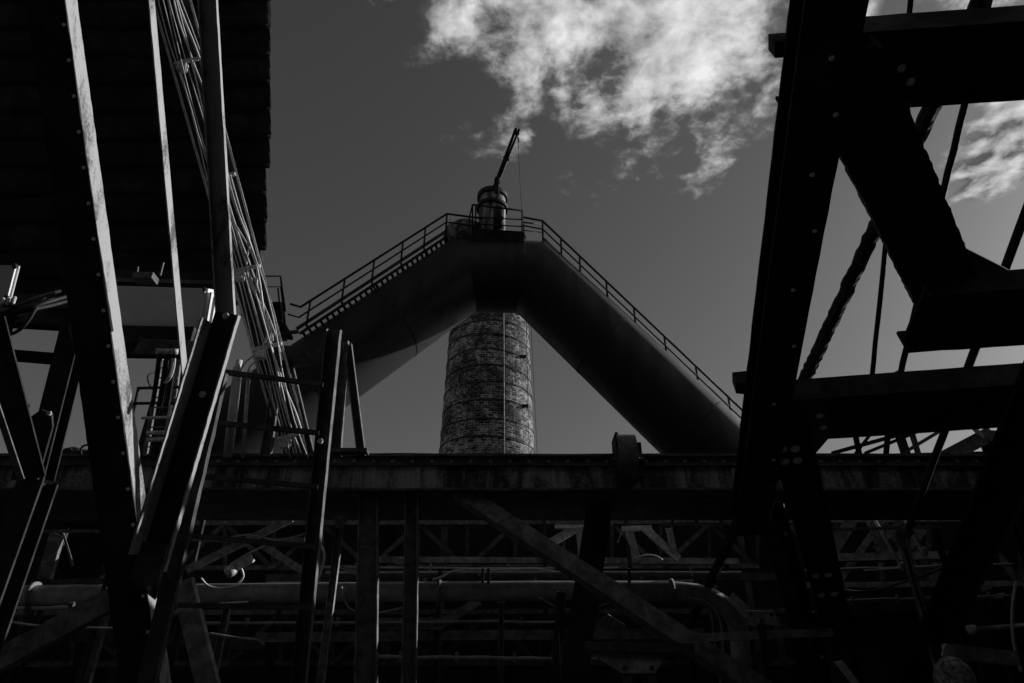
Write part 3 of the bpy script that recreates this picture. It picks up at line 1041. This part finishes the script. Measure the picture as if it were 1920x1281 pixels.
# sloping jumble on the girder beyond it
for i, (x, r_) in enumerate(((105, 10), (137, 14), (160, 9))):
    bm = bmesh.new()
    bmesh.ops.create_icosphere(bm, subdivisions=3, radius=m_of(r_, 12.8))
    for vv in bm.verts:
        vv.co *= 1 + 0.12 * math.sin(7 * vv.co.x / 0.1 + i) * 0.5 + random.uniform(-0.04, 0.04)
    bmesh.ops.scale(bm, verts=bm.verts, vec=(1.5, 1.2, 0.95))
    c = q(x, 852, 12.8)
    bmesh.ops.translate(bm, verts=bm.verts, vec=c)
    tag(link('ore_lump', bm, 'black', loc=c), ('small dark ore lump beside the braced frame', 'largest dark ore lump on the girder', 'flat dark ore lump next to the wire loop')[i], 'ore', 'spilled ore lumps on the girder')
wl = thing('wire_tangle', 'bent wire loop and stay rods beside the ore lumps', 'wire', tuple(q(170, 850, 12.6)))
tube('wire', wl, [q(152, 852, 12.6), q(152, 842, 12.6), q(160, 835, 12.6), q(185, 833, 12.6)], 0.02, 'black', 6, curve=5)
beam('stay_rod', wl, q(163, 856, 12.7), q(180, 800, 12.9), 'rect', 0.035, 0.035, 'black')
beam('stay_rod', wl, q(170, 856, 12.7), q(188, 800, 12.9), 'rect', 0.035, 0.035, 'black')

# ------------------------------------------------------------------ riveted overhead bridge on the right


def ZR(py):
    return 592.0 / (115.0 - 0.0586 * py)


def qr(px, py, dz=0.0):
    return q(px, py, ZR(py) + dz)


br = thing('riveted_bridge', 'heavy riveted steel bridge frame reaching overhead with bolted gussets', 'bridge', tuple(qr(1480, 830)))
nb = (qr(1500, 0) - qr(1500, 1000)).cross(qr(1900, 500) - qr(1500, 500)).normalized()
if nb.dot(Vector((0, 0, CAM_H)) - qr(1600, 600)) < 0:
    nb = -nb
W0 = 0.463
A, B = qr(1402, 985), qr(1660, -700)
beam('chord', br, A, B, 'I', W0, 0.34, 'black', t=0.028, hint=nb, segs=40, jit=0.0022)
for i in range(8):
    ex, en, et = frame(A, B, nb)
    f = (qr(1470, 840 - i * 105) - A).dot(et) / (B - A).length
    rivet('rivet', br, lerp(A, B, f) + ex * (0.03 if i % 2 else 0.14) + en * 0.17, en, 0.024, 'bolt')
beam('chord', br, qr(2780, 985), qr(3080, -500), 'I', W0, 0.34, 'black', t=0.028, hint=nb)
for Pg in (qr(2790, 900), qr(3000, -60)):
    beam('column', br, Vector((Pg.x, Pg.y + 0.1, 0)), Pg + Vector((0, 0.1, 0)), 'I', 0.5, 0.5, 'black', t=0.04)
# cross beams
for nm, l, r_, hpx in (('cross_beam', (1478, 131), (3200, 12), 148), ('cross_beam', (1400, 777), (3000, 666), 122)):
    A, B = qr(l[0], l[1], 0.42), qr(r_[0], r_[1], 0.42)
    h = m_of(hpx, ZR(l[1]) + 0.42)
    beam(nm, br, A, B, 'H', h, 0.34, 'black', t=0.03, hint=nb, segs=40, jit=0.002)
plate('flange_end', br, [qr(1453, 79, 0.3), qr(1500, 75, 0.3), qr(1500, 107, 0.3), qr(1453, 109, 0.3)], 0.2, 'black')
plate('flange_end', br, [qr(1380, 720, 0.3), qr(1420, 716, 0.3), qr(1420, 742, 0.3), qr(1380, 738, 0.3)], 0.2, 'black')
# heavy diagonal
A, B = qr(1791, 590, 0.05), qr(1576, 120, 0.05)
dgR = beam('diagonal', br, A, B, 'H', 0.60, 0.26, 'black', t=0.035, hint=nb, segs=70, jit=0.004)
# end beam at its lower joint
A, B = qr(1712, 592, -0.25), qr(3100, 494, -0.25)
beam('end_beam', br, A, B, 'H', m_of(140, ZR(590)), 0.30, 'black', t=0.04, hint=nb, segs=40, jit=0.003)
plate('gusset_plate', br, [qr(1815, 468, 0.1), qr(1890, 506, 0.1), qr(1930, 540, 0.1), qr(1790, 560, 0.1)], 0.02, 'black')


def gusset(pts, bolts, dz, rb, kind='bolt'):
    g = plate('gusset_plate', br, [qr(x, y, dz) for x, y in pts], 0.02, 'dark')
    for x, y in bolts:
        rivet('bolt', g, qr(x, y, dz) + nb * 0.002, nb, rb, kind)
    return g


gusset([(1480, 95), (1600, 85), (1712, 196), (1690, 218), (1580, 270), (1475, 170)],
       [(1499, 162), (1607, 130), (1648, 135), (1690, 128), (1660, 155), (1707, 153), (1541, 205)], 0.18, 0.036, 'bolt')
gusset([(1440, 760), (1552, 752), (1560, 815), (1530, 850), (1455, 905), (1430, 850)],
       [(1505, 783), (1536, 779), (1511, 805), (1543, 801), (1481, 803)], 0.12, 0.048)
# lower diagonal with its bolt groups
A, B = qr(1566, 1160, 0.0), qr(1474, 790, 0.0)
ld_ = beam('lower_diagonal', br, A, B, 'H', 0.50, 0.24, 'black', t=0.03, hint=nb, segs=40, jit=0.002)
ex, en, et = frame(A, B, nb)
for x, y in ((1466, 836), (1489, 835), (1469, 859), (1493, 857), (1527, 1074), (1551, 1072), (1537, 1110), (1562, 1108)):
    rivet('bolt', ld_, qr(x, y, -0.02) + nb * 0.05, nb, 0.066, 'bolt')
A, B = qr(1445, 960, 0.3), qr(1545, 1290, 0.3)
lc = beam('lower_column', br, to_ground(A, B), A, 'H', 0.42, 0.24, 'black', t=0.03, hint=FRONT, segs=40, jit=0.002)
for x, y in ((1440, 968), (1472, 1003), (1457, 1025)):
    rivet('bolt', lc, qr(x, y, 0.16), FRONT, 0.045, 'mid')
A, B = qr(1530, 1188, 0.1), qr(1800, 1172, 0.1)
bb = beam('bottom_beam', br, A, B, 'H', 0.55, 0.3, 'black', t=0.03, hint=FRONT, segs=20, jit=0.002)
for x, y in ((1541, 1232), (1518, 1208)):
    rivet('bolt', bb, qr(x, y, -0.08), FRONT, 0.035, 'bolt')
# broad right-hand leg
A, B = qr(1740, 1230, -0.8), qr(2010, 628, -0.8)
beam('broad_leg', br, to_ground(B, A), B, 'I', 0.85, 0.5, 'black', t=0.04, hint=FRONT, segs=40, jit=0.003)

# ------------------------------------------------------------------ rods and the wrapped stay
bm = bmesh.new()
A, B = q(1855, -30, 6.15), q(1275, 1212, 15.0)
A = A + (A - B) * 0.15
path = [lerp(A, B, i / 230) + Vector((random.gauss(0, 0.007), random.gauss(0, 0.004), random.gauss(0, 0.004))) for i in range(231)]
n_ = 8
bm_tube(bm, path, 0.086, n_, None, 0.05)
st_ = link('wrapped_stay', bm, 'black', loc=tuple(B))
tag(st_, 'thick ragged wrapped stay slanting down behind the bridge diagonal', 'stay cable')
for (x0_, y0_, x1_, y1_, za, zb_, r_, lb) in (
        (1712, -40, 1634, 720, 8.2, 9.6, 0.035, 'thin hanger rod nearest the riveted chord'),
        (1842, 50, 1686, 710, 7.6, 9.5, 0.042, 'thin hanger rod passing behind the heavy diagonal'),
        (1960, 300, 1700, 1000, 7.0, 11.2, 0.052, 'thick hanger rod running on down past the plate girder')):
    A, B = q(x0_, y0_, za), q(x1_, y1_, zb_)
    A = A + (A - B) * 0.4
    h_ = thing('hanger_rod', lb, 'rod', tuple(B), 'hanger rods of the bridge')
    tube('rod', h_, [lerp(A, B, i / 24) + Vector((random.gauss(0, 0.003), 0, 0)) for i in range(25)], r_, 'black', 8)
    tube('end_nut', h_, [lerp(A, B, 0.985), B], r_ * 1.7, 'dark', 6)

# ------------------------------------------------------------------ roof trusses seen over the girder at the right
rt = thing('roof_truss', 'far roof truss showing between bridge beam and plate girder', 'truss', tuple(q(1700, 850, 15.5)))
for x0_, y0_, x1_, y1_, w_, mt in ((1560, 850, 1640, 828, 6, 'black'), (1620, 830, 1600, 856, 5, 'black'), (1612, 856, 1606, 826, 8, 'black'), (1661, 856, 1664, 822, 8, 'black'),
                                   (1622, 850, 1690, 822, 5, 'black'), (1690, 826, 1700, 856, 16, 'dark'), (1712, 820, 1722, 852, 8, 'mid'), (1690, 852, 1740, 822, 6, 'mid'),
                                   (1765, 862, 1860, 812, 26, 'mid'), (1835, 812, 1850, 828, 6, 'galv'), (1855, 815, 1920, 820, 16, 'mid'), (1560, 858, 1900, 850, 8, 'black')):
    if y0_ < 833 or y1_ < 833:             # run the bar on up behind the bridge beam
        if y0_ < y1_:
            x0_, y0_, x1_, y1_ = x1_, y1_, x0_, y0_
        if y0_ - y1_ > 12 and w_ < 20:
            k_ = (y0_ - 800) / (y0_ - y1_)
            x1_, y1_ = x0_ + (x1_ - x0_) * k_, 800
    beam('truss_bar', rt, q(x0_, y0_, 15.5), q(x1_, y1_, 15.5), 'rect', m_of(w_, 15.5), 0.08, mt)
rg = q(1860, 812, 15.5)
beam('column', rt, Vector((rg.x, rg.y + 0.15, 0)), rg + Vector((0, 0.15, -0.05)), 'I', 0.3, 0.3, 'black')

# ------------------------------------------------------------------ underneath: posts, pipes and trusses
wide = [('steel_post', (692, 935), (686, 1290), 40, 11.6, 'broad grey post with a sunlit edge under the girder'),
        ('steel_post', (773, 935), (767, 1290), 27, 11.6, 'narrower grey post standing beside the broad post')]
for nm, a_, c_, w_, Z_, lb in wide:
    A, B = q(a_[0], a_[1] - 9, Z_ + 0.98), q(c_[0], c_[1], Z_ - 0.6)
    o = thing(nm, lb, 'post', tuple(to_ground(A, B)))
    beam('shaft', o, to_ground(A, B), A, 'U', m_of(w_, Z_), 0.16, 'mid', t=0.025, segs=30, jit=0.0015)
    g_ = to_ground(A, B)
    box('foot_plate', o, g_.x - 0.3, g_.x + 0.3, g_.y - 0.3, g_.y + 0.3, 0.002, 0.03, 'dark')
A, B = q(862, 924, 12.62), q(1420, 1290, 10.2)
o = thing('long_brace', 'long diagonal brace crossing in front of the bent pipe', 'brace', tuple(to_ground(A, B)))
beam('bar', o, to_ground(A, B), A, 'C', 0.30, 0.22, 'mid', t=0.02, segs=30, jit=0.002, hint=Vector((0.1, -1, 0.25)))
plate('foot_plate', o, [q(1275, 1190, 10.7), q(1300, 1192, 10.7), q(1330, 1230, 10.6), q(1280, 1222, 10.6)], 0.02, 'light')
A, B = q(1125, 940, 13.2), q(1072, 1300, 11.9)
o = thing('dark_column', 'wide black column behind the long diagonal brace', 'column', tuple(to_ground(A, B)))
beam('shaft', o, to_ground(A, B), A, 'I', 0.46, 0.4, 'black', t=0.03)
beam('flange_strip', o, q(1052, 1110, 12.6), q(1040, 1290, 12.4), 'rect', 0.16, 0.05, 'dark')

# big pipe with elbow
pz = 13.2
pp = thing('bent_pipe', 'long thick pipe running level then bending down behind the brace', 'pipe', tuple(q(1385, 1180, pz)))
pts = [q(-120, 1117, pz), q(200, 1115, pz), q(600, 1111, pz), q(1000, 1108, pz), q(1250, 1108, pz), q(1310, 1114, pz), q(1352, 1132, pz), q(1376, 1158, pz), q(1386, 1190, pz), q(1390, 1260, pz - 0.2)]
tube('run', pp, pts[:5] + smooth_path(pts[4:], 5)[1:], 0.185, 'tube', 18)
for x in (18, 60, 820, 1255):
    tube('flange', pp, [q(x, 1114 - x * 0.005, pz), q(x + 7, 1114 - x * 0.005, pz)], 0.225, 'light', 18)
gx = q(1390, 1258, pz - 0.2)
tube('riser', pp, [gx, Vector((gx.x, gx.y, 0))], 0.184, 'tube', 18)
for x in (905, 916, 300, 1180):
    beam('hanger', pp, q(x, 1098, pz - 0.05), q(x, 1066, pz - 0.02), 'rect', 0.05, 0.03, 'dark')
hp2 = thing('thin_pipe', 'thin pale pipe with two clamps below the thick pipe', 'pipe', tuple(q(90, 1141, 12.4)))
tube('run', hp2, [q(-60, 1144, 12.4), q(10, 1142, 12.4), q(162, 1139, 12.4), q(300, 1136, 12.4)], 0.035, 'tube', 10)
for x in (53, 134):
    beam('clamp', hp2, q(x, 1150, 12.35), q(x + 1, 1130, 12.35), 'rect', 0.07, 0.09, 'dark')
tag(tube('slack_cable', None, [q(-40, 1155, 12.2), q(0, 1162, 12.2), q(60, 1172, 12.2), q(140, 1176, 12.2), q(240, 1178, 12.2)], 0.02, 'cable', 6, curve=4, loc=tuple(q(100, 1174, 12.2))),
    'slack pale cable sagging beneath the thin pipe', 'cable')

# horizontal walers
for (a_, c_, w_, Z_, lb, mt) in (
        ((480, 1196), (1320, 1188), 17, 14.2, 'lower horizontal beam behind the grey posts', 'light'),
        ((700, 1050), (1385, 1053), 11, 15.6, 'upper horizontal beam above the bent pipe', 'light'),
        ((500, 1085), (1500, 1082), 14, 15.0, 'flat dark beam just above the bent pipe', 'dark'),
        ((1300, 1196), (1560, 1186), 14, 12.0, 'short beam behind the bridge foot', 'light'),
        ((1560, 1046), (1830, 1040), 14, 15.2, 'beam with truss bars behind the hanger rods', 'light'),
        ((1530, 994), (1765, 988), 5, 13.5, 'thin lit rail under the girder behind the hanger rods', 'galv'),
        ((-60, 998), (230, 995), 5, 13.0, 'thin lit rail under the girder behind the trestle leg', 'light'),
        ((60, 1096), (330, 1092), 16, 14.6, 'dark beam above the thick pipe behind the trestle', 'dark'),
        ((140, 1190), (520, 1210), 24, 14.5, 'rusty beam low behind the trestle foot', 'dark')):
    A, B = q(a_[0], a_[1], Z_), q(c_[0], c_[1], Z_)
    o = thing('cross_beam', lb, 'beam', tuple(lerp(A, B, 0.5)))
    beam('bar', o, A, B, 'C', m_of(w_, Z_), max(0.06, m_of(w_, Z_) * 0.7), mt, t=0.015, segs=24, jit=0.002)
    for f in (0.03, 0.97):
        p = lerp(A, B, f) + Vector((0, 0.12, 0))
        beam('stanchion', o, Vector((p.x, p.y, 0)), p, 'rect', 0.09, 0.09, 'black')

# truss bays behind
bays = [('truss_bay', 'lit truss bay with one post above the bent pipe', [((1022, 1024), (1082, 990), 15), ((1086, 988), (1092, 1050), 13), ((1040, 988), (1115, 988), 7)], 15.4),
        ('truss_bay', 'lit truss bay with two posts and a diagonal', [((1178, 990), (1194, 1050), 15), ((1208, 990), (1272, 1048), 14), ((1254, 990), (1266, 1048), 11), ((1165, 992), (1222, 990), 9), ((1158, 1018), (1168, 990), 2)], 15.4),
        ('truss_bay', 'truss bay of broad bars behind the hanger rods', [((1562, 1030), (1596, 975), 22), ((1634, 975), (1660, 1040), 20), ((1640, 1030), (1690, 975), 12), ((1690, 1040), (1730, 990), 18)], 15.2),
        ('truss_bay', 'truss bay of dim bars behind the trestle leg', [((82, 1092), (108, 1000), 27), ((186, 1092), (236, 1062), 14), ((120, 1000), (138, 1060), 4)], 14.8),
        ('truss_bay', 'truss bay beside the trestle post above the thick pipe', [((352, 1068), (548, 972), 14), ((495, 1024), (572, 1074), 13), ((500, 1014), (572, 1012), 8), ((640, 1064), (680, 1080), 7), ((715, 1046), (760, 1056), 10), ((352, 1010), (500, 1016), 7)], 14.4),
        ('truss_bay', 'truss bay with diagonal and splice plate below the bent pipe', [((818, 1176), (900, 1126), 16), ((690, 1170), (830, 1170), 20), ((735, 1108), (760, 1090), 5)], 14.0)]
for nm, lb, bars, Z_ in bays:
    c = q(*bars[0][0], Z_)
    o = thing(nm, lb, 'truss', tuple(c), 'truss bays under the girder')
    for a_, c_, w_ in bars:
        beam('bar', o, q(a_[0], a_[1], Z_), q(c_[0], c_[1], Z_ + 0.03), 'L', m_of(w_, Z_), 0.08, 'galv' if 'lit' in lb else 'light', t=0.012, segs=4, jit=0.001)  # bars of lit bays get a brighter metal: light put into the colour
    p = q(bars[0][0][0], bars[0][0][1], Z_)
    beam('stanchion', o, Vector((p.x, p.y + 0.2, 0)), p + Vector((0, 0.2, 1.2)), 'rect', 0.08, 0.08, 'black')
    if 'splice' in lb:
        for x, y in ((718, 1170), (735, 1181), (752, 1172)):
            rivet('rivet', o, q(x, y, Z_ - 0.06), FRONT, 0.045, 'light')

# bright strut pair behind the hangers
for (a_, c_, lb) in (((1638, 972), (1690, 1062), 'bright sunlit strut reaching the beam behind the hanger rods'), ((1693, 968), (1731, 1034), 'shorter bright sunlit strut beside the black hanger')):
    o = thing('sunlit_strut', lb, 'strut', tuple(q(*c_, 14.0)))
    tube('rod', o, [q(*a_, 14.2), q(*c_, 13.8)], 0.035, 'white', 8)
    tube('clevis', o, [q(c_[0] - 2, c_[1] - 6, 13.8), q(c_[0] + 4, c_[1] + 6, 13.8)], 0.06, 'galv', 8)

# heavy gussets low in the middle
lg = thing('gusset_node', 'bolted trapezoid gusset node with two short legs', 'gusset', tuple(q(1178, 1262, 9.8)))
plate('plate', lg, [q(1104, 1222, 9.9), q(1252, 1226, 9.9), q(1228, 1262, 9.7), q(1166, 1262, 9.7)], 0.03, 'light')
for x in (1172, 1222):
    rivet('bolt', lg, q(x, 1253, 9.74), FRONT, 0.04, 'dark')
for x in (1176, 1223):
    A = q(x, 1262, 9.72)
    beam('leg', lg, Vector((A.x, A.y + 0.04, 0)), A + Vector((0, 0.04, 0.05)), 'rect', 0.12, 0.06, 'dark')
beam('top_chord', lg, q(1096, 1212, 9.9), q(1300, 1216, 9.9), 'C', 0.13, 0.12, 'dark', t=0.015)
lg2 = thing('gusset_node', 'pointed gusset plate with one bolt behind the dark column', 'gusset', tuple(q(1145, 1180, 12.0)))
plate('plate', lg2, [q(1118, 1172, 12.0), q(1140, 1152, 12.0), q(1172, 1172, 12.0), q(1175, 1196, 12.0), q(1112, 1200, 12.0)], 0.03, 'light')
rivet('bolt', lg2, q(1161, 1172, 11.98), FRONT, 0.04, 'dark')
pA = q(1145, 1190, 12.1)
beam('stanchion', lg2, Vector((pA.x, pA.y + 0.06, 0)), pA + Vector((0, 0.06, 0)), 'rect', 0.12, 0.06, 'black')
lg3 = thing('gusset_node', 'square gusset plate with rivets beside the pipe elbow', 'gusset', tuple(q(1428, 1160, 11.5)))
pl_ = plate('plate', lg3, [q(1398, 1146, 11.5), q(1452, 1146, 11.5), q(1460, 1172, 11.5), q(1404, 1174, 11.5)], 0.03, 'galv')
for x, y in ((1408, 1152), (1428, 1164), (1446, 1152)):
    rivet('rivet', lg3, q(x, y, 11.48), FRONT, 0.035, 'dark')
beam('strut', lg3, q(1368, 1118, 11.8), q(1404, 1152, 11.6), 'rect', 0.18, 0.04, 'light')
pA = q(1425, 1160, 11.56)
beam('stanchion', lg3, Vector((pA.x, pA.y, 0)), pA, 'rect', 0.12, 0.05, 'black')
lb_ = thing('splayed_strut', 'broad splayed strut with a pale face beside the trestle foot', 'strut', tuple(to_ground(q(345, 1095, 9.5), q(395, 1290, 9.2))))
A, B = q(343, 1090, 9.6), q(392, 1290, 9.2)
beam('bar', lb_, to_ground(A, B), A, 'box', 0.27, 0.14, 'light', segs=16, jit=0.001)
rk = thing('raking_shore', 'broad raking shore slanting up behind the leaning trestle', 'strut', tuple(q(-40, 1262, 9.0)))
A, B = q(-60, 1270, 9.0), q(240, 1108, 9.4)
beam('bar', rk, A, B, 'box', 0.30, 0.14, 'mid', segs=20, jit=0.001)
gA = lerp(A, B, 0.02)
beam('foot', rk, Vector((gA.x, gA.y + 0.05, 0)), gA + Vector((0, 0.05, 0)), 'rect', 0.25, 0.12, 'dark')

# floodlight under the girder with looped lead
fl2 = thing('floodlight', 'sunlit floodlight with looped lead clipped to the diagonal bar', 'lamp', tuple(q(455, 1052, 12.4)))
bm = bmesh.new()
bm_plate(bm, [q(430, 1058, 12.4), q(464, 1038, 12.4), q(473, 1056, 12.4), q(440, 1074, 12.4)], 0.14)
link('housing', bm, 'galv', fl2)
tube('lens_ring', fl2, [q(428, 1064, 12.35), q(436, 1078, 12.3)], 0.09, 'galv', 12)
tube('lead', fl2, [q(377, 1084, 12.4), q(390, 1098, 12.4), q(412, 1103, 12.4), q(440, 1098, 12.4), q(456, 1082, 12.4), q(452, 1064, 12.4)], 0.018, 'white', 6, curve=5)
beam('bracket', fl2, q(462, 1040, 12.5), q(498, 1022, 12.6), 'rect', 0.03, 0.03, 'white')

# loose cables and bits that catch the sun
for pts, Z_, r_, lb, mt in (
        ([(811, 1087), (828, 1082), (848, 1072), (880, 1068), (930, 1069), (1000, 1067), (1040, 1072)], 14.6, 0.026, 'pale cable lying in a wave over the thick pipe', 'cable'),
        ([(598, 1018), (607, 1034), (607, 1052), (601, 1076), (594, 1088)], 11.0, 0.022, 'pale cable bowed out behind the trestle post', 'white'),
        ([(332, 1132), (380, 1136), (420, 1132), (465, 1129)], 11.0, 0.02, 'pale cable sagging from the counter brace', 'cable'),
        ([(390, 1188), (440, 1196), (480, 1200), (494, 1210), (480, 1214)], 11.5, 0.025, 'hooked iron bar low beside the splayed strut', 'light'),
        ([(1188, 1048), (1210, 1041), (1230, 1043), (1242, 1050)], 14.8, 0.02, 'thin cable arched over the upper beam', 'cable'),
        ([(1620, 1070), (1690, 1066), (1760, 1060), (1830, 1046)], 14.2, 0.018, 'thin cable stretched below the hanger rods', 'cable'),
        ([(1560, 1100), (1620, 1110), (1700, 1090), (1780, 1060)], 13.6, 0.022, 'dark cable drooping behind the bridge leg', 'dark'),
        ([(1700, 1010), (1712, 1060), (1722, 1100), (1735, 1130)], 12.6, 0.03, 'short bent pipe below the thick hanger rod', 'light')):
    tag(tube('cable', None, [q(x, y, Z_) for x, y in pts], r_, mt, 6, curve=5, loc=tuple(q(*pts[0], Z_))), lb, 'cable')

# clutter at the lower right
cr = thing('valve_rod', 'valve rod with pale knob lying under the bridge leg', 'rod', tuple(q(1830, 1178, 9.6)))
tube('rod', cr, [q(1822, 1180, 9.6), q(1900, 1174, 9.6), q(1960, 1172, 9.6)], 0.03, 'light', 8)
tube('knob', cr, [q(1815, 1181, 9.6), q(1828, 1179, 9.6)], 0.06, 'galv', 10)
sl = thing('low_beam', 'low grey beam beside the pale concrete stub', 'beam', tuple(q(1850, 1228, 8.6)))
beam('bar', sl, q(1772, 1220, 8.6), q(1905, 1236, 8.6), 'box', 0.16, 0.12, 'light')
pA = q(1890, 1236, 8.7)
beam('stanchion', sl, Vector((pA.x, pA.y, 0)), pA, 'rect', 0.12, 0.1, 'black')
plate('end_plate', sl, [q(1772, 1208, 8.5), q(1782, 1222, 8.5), q(1776, 1238, 8.5), q(1766, 1230, 8.5)], 0.02, 'galv')
bm = bmesh.new()
bmesh.ops.create_icosphere(bm, subdivisions=4, radius=0.24)
cst = q(1790, 1275, 7.6)
for vv in bm.verts:
    vv.co *= 1 + random.uniform(-0.02, 0.02)
    vv.co.x *= 0.8
    if vv.co.z < 0:
        vv.co.z *= (cst.z) / 0.3
bmesh.ops.translate(bm, verts=bm.verts, vec=cst)
tag(link('concrete_stub', bm, 'stone', loc=(cst.x, cst.y, 0)), 'rounded rough pale concrete stub at the bridge foot', 'post')


# ------------------------------------------------------------------ lattice girders in the dark behind the posts


def lattice(label, x0, x1, ya, yb_, Z_, nbay, wch, wd, mat):
    o = thing('lattice_girder', label, 'truss', tuple(q((x0 + x1) / 2, yb_, Z_)), 'lattice girders behind the posts')
    beam('chord', o, q(x0, yb_, Z_), q(x1, yb_ - 4, Z_), 'C', m_of(wch, Z_), 0.1, mat, t=0.015, segs=20, jit=0.002)
    beam('chord', o, q(x0, ya, Z_), q(x1, ya - 4, Z_), 'C', m_of(wch, Z_), 0.1, mat, t=0.015, segs=20, jit=0.002)
    for i in range(nbay):
        f0, f1 = i / nbay, (i + 1) / nbay
        xa, xb = lerp(x0, x1, f0), lerp(x0, x1, f1)
        if i % 2:
            beam('lattice_bar', o, q(xa, yb_, Z_ - 0.05), q(xb, ya, Z_ - 0.05), 'L', m_of(wd, Z_), 0.06, mat, t=0.01)
        else:
            beam('lattice_bar', o, q(xa, ya, Z_ + 0.05), q(xb, yb_, Z_ + 0.05), 'L', m_of(wd, Z_), 0.06, mat, t=0.01)
        beam('upright', o, q(xb, yb_, Z_ + 0.02), q(xb, ya, Z_ + 0.02), 'L', m_of(wd * 0.8, Z_), 0.06, mat, t=0.01)
        for yy in (ya, yb_):
            rivet('rivet', o, q(xb, yy - 2, Z_ - 0.07), FRONT, 0.035, 'light')
    for f in (0.02, 0.5, 0.98):
        p = q(lerp(x0, x1, f), yb_, Z_ + 0.15)
        beam('stanchion', o, Vector((p.x, p.y, 0)), p + Vector((0, 0, 1.0)), 'I', 0.16, 0.14, 'dark', t=0.015)


lattice('upper lattice girder running behind the posts under the plate girder', 240, 1420, 982, 1066, 16.6, 13, 9, 8, 'mid')
lattice('lattice girder behind the hanger rods and bridge legs', 1480, 2000, 976, 1098, 16.4, 6, 10, 12, 'light')
lattice('low lattice girder beneath the bent pipe', -60, 1500, 1150, 1246, 15.2, 16, 9, 8, 'mid')

# slim conduits clipped along the trestles
for k, (xa, ya, xb, yb_, Z_, r_, lb) in enumerate((
        (600, 1064, 1160, 1066, 15.0, 0.022, 'slim conduit highest of the three above the bent pipe'),
        (610, 1074, 1390, 1074, 14.9, 0.030, 'slim conduit middle of the three above the bent pipe'),
        (500, 1094, 1300, 1090, 14.4, 0.024, 'slim conduit lowest of the three above the bent pipe'),
        (380, 1168, 1060, 1166, 13.9, 0.030, 'slim conduit level with the splice plate'),
        (1510, 1070, 1900, 1058, 14.6, 0.030, 'slim conduit running below the sunlit struts'),
        (1240, 982, 1420, 983, 13.6, 0.026, 'short lit conduit under the girder by the bridge chord'),
        (1560, 1128, 1900, 1118, 13.6, 0.034, 'slim conduit low behind the broad bridge leg'),
        (700, 1232, 1120, 1236, 12.6, 0.035, 'slim conduit low between the grey posts and dark column'))):
    o = thing('slim_conduit', lb, 'conduit', tuple(q((xa + xb) / 2, (ya + yb_) / 2, Z_)), 'slim conduits along the trestles')
    tube('run', o, [q(lerp(xa, xb, i / 10), lerp(ya, yb_, i / 10) + random.uniform(-1.2, 1.2), Z_) for i in range(11)], r_, 'tube', 8)
    for f in (0.12, 0.37, 0.63, 0.88):
        p = q(lerp(xa, xb, f), lerp(ya, yb_, f), Z_)
        beam('clip', o, p + Vector((0, 0.03, -0.07)), p + Vector((0, 0.03, 0.1)), 'rect', 0.05, 0.1, 'light')

# slim uprights
for x, ya, w_, Z_, lb in ((1052, 1108, 13, 12.9, 'slim upright close to the dark column'), (940, 1110, 9, 13.6, 'slim upright under the bent pipe beside the gusset diagonal'),
                          (430, 1120, 12, 13.4, 'slim upright between splayed strut and trestle post'), (640, 970, 13, 13.0, 'slim upright between trestle post and broad grey post'),
                          (1330, 1100, 9, 13.8, 'slim upright inside the pipe bend'), (1690, 1010, 10, 13.2, 'slim upright behind the hanger rods'),
                          (240, 1000, 14, 13.5, 'slim upright behind the leaning trestle leg')):
    A = q(x, ya, Z_)
    o = thing('slim_upright', lb, 'post', (A.x, A.y, 0), 'slim uprights under the girder')
    beam('shaft', o, Vector((A.x, A.y, 0)), A, 'U', m_of(w_, Z_), 0.1, 'light', t=0.012, segs=10, jit=0.001)
    box('base_plate', o, A.x - 0.15, A.x + 0.15, A.y - 0.15, A.y + 0.15, 0.002, 0.02, 'dark')
    plate('cap_gusset', o, [A + Vector((-0.16, -0.06, 0.02)), A + Vector((0.16, -0.06, 0.02)), A + Vector((0.07, -0.06, -0.22)), A + Vector((-0.07, -0.06, -0.22))], 0.012, 'light')

# white plates standing in for sky glimpses and bright bits, then small fittings
for pts, Z_, lb in (([(1466, 1042), (1484, 1050), (1497, 1078), (1474, 1066)], 12.0, 'white plate standing in for a sky glimpse behind the lower column'),
                    ([(1564, 1242), (1580, 1239), (1614, 1284), (1598, 1284)], 10.0, 'white strip standing in for a sky glimpse below the bottom beam'),
                    ([(1836, 1100), (1858, 1094), (1860, 1104), (1842, 1110)], 10.5, 'small white plate for a bright bit under the broad leg'),
                    ([(1868, 1114), (1884, 1112), (1880, 1122), (1866, 1122)], 10.5, 'smaller white plate for a bright bit below the other')):
    c = q(*pts[0], Z_)
    tag(plate('light_sliver', None, [q(x, y, Z_) for x, y in pts], 0.01, 'white', loc=tuple(c)), lb, 'light sliver')
for pts, Z_, r_, lb in (([(1905, 1090), (1898, 1140), (1900, 1200), (1915, 1260)], 9.0, 0.02, 'black hose hanging beside the broad leg'),
                        ([(1290, 1120), (1330, 1132), (1352, 1170), (1356, 1230)], 13.0, 0.02, 'thin cable hanging inside the pipe bend'),
                        ([(1010, 1120), (1050, 1140), (1100, 1142), (1150, 1128)], 12.9, 0.018, 'thin cable slung below the bent pipe by the column'),
                        ([(420, 1010), (470, 1002), (520, 1012), (575, 1000)], 13.2, 0.02, 'thin cable slung under the girder by the trestle post'),
                        ([(640, 1100), (655, 1140), (700, 1150), (760, 1138)], 13.0, 0.018, 'thin cable looped between the two grey posts')):
    tag(tube('hanging_cable', None, [q(x, y, Z_) for x, y in pts], r_, 'cable', 6, curve=5, loc=tuple(q(*pts[0], Z_))), lb, 'cable')
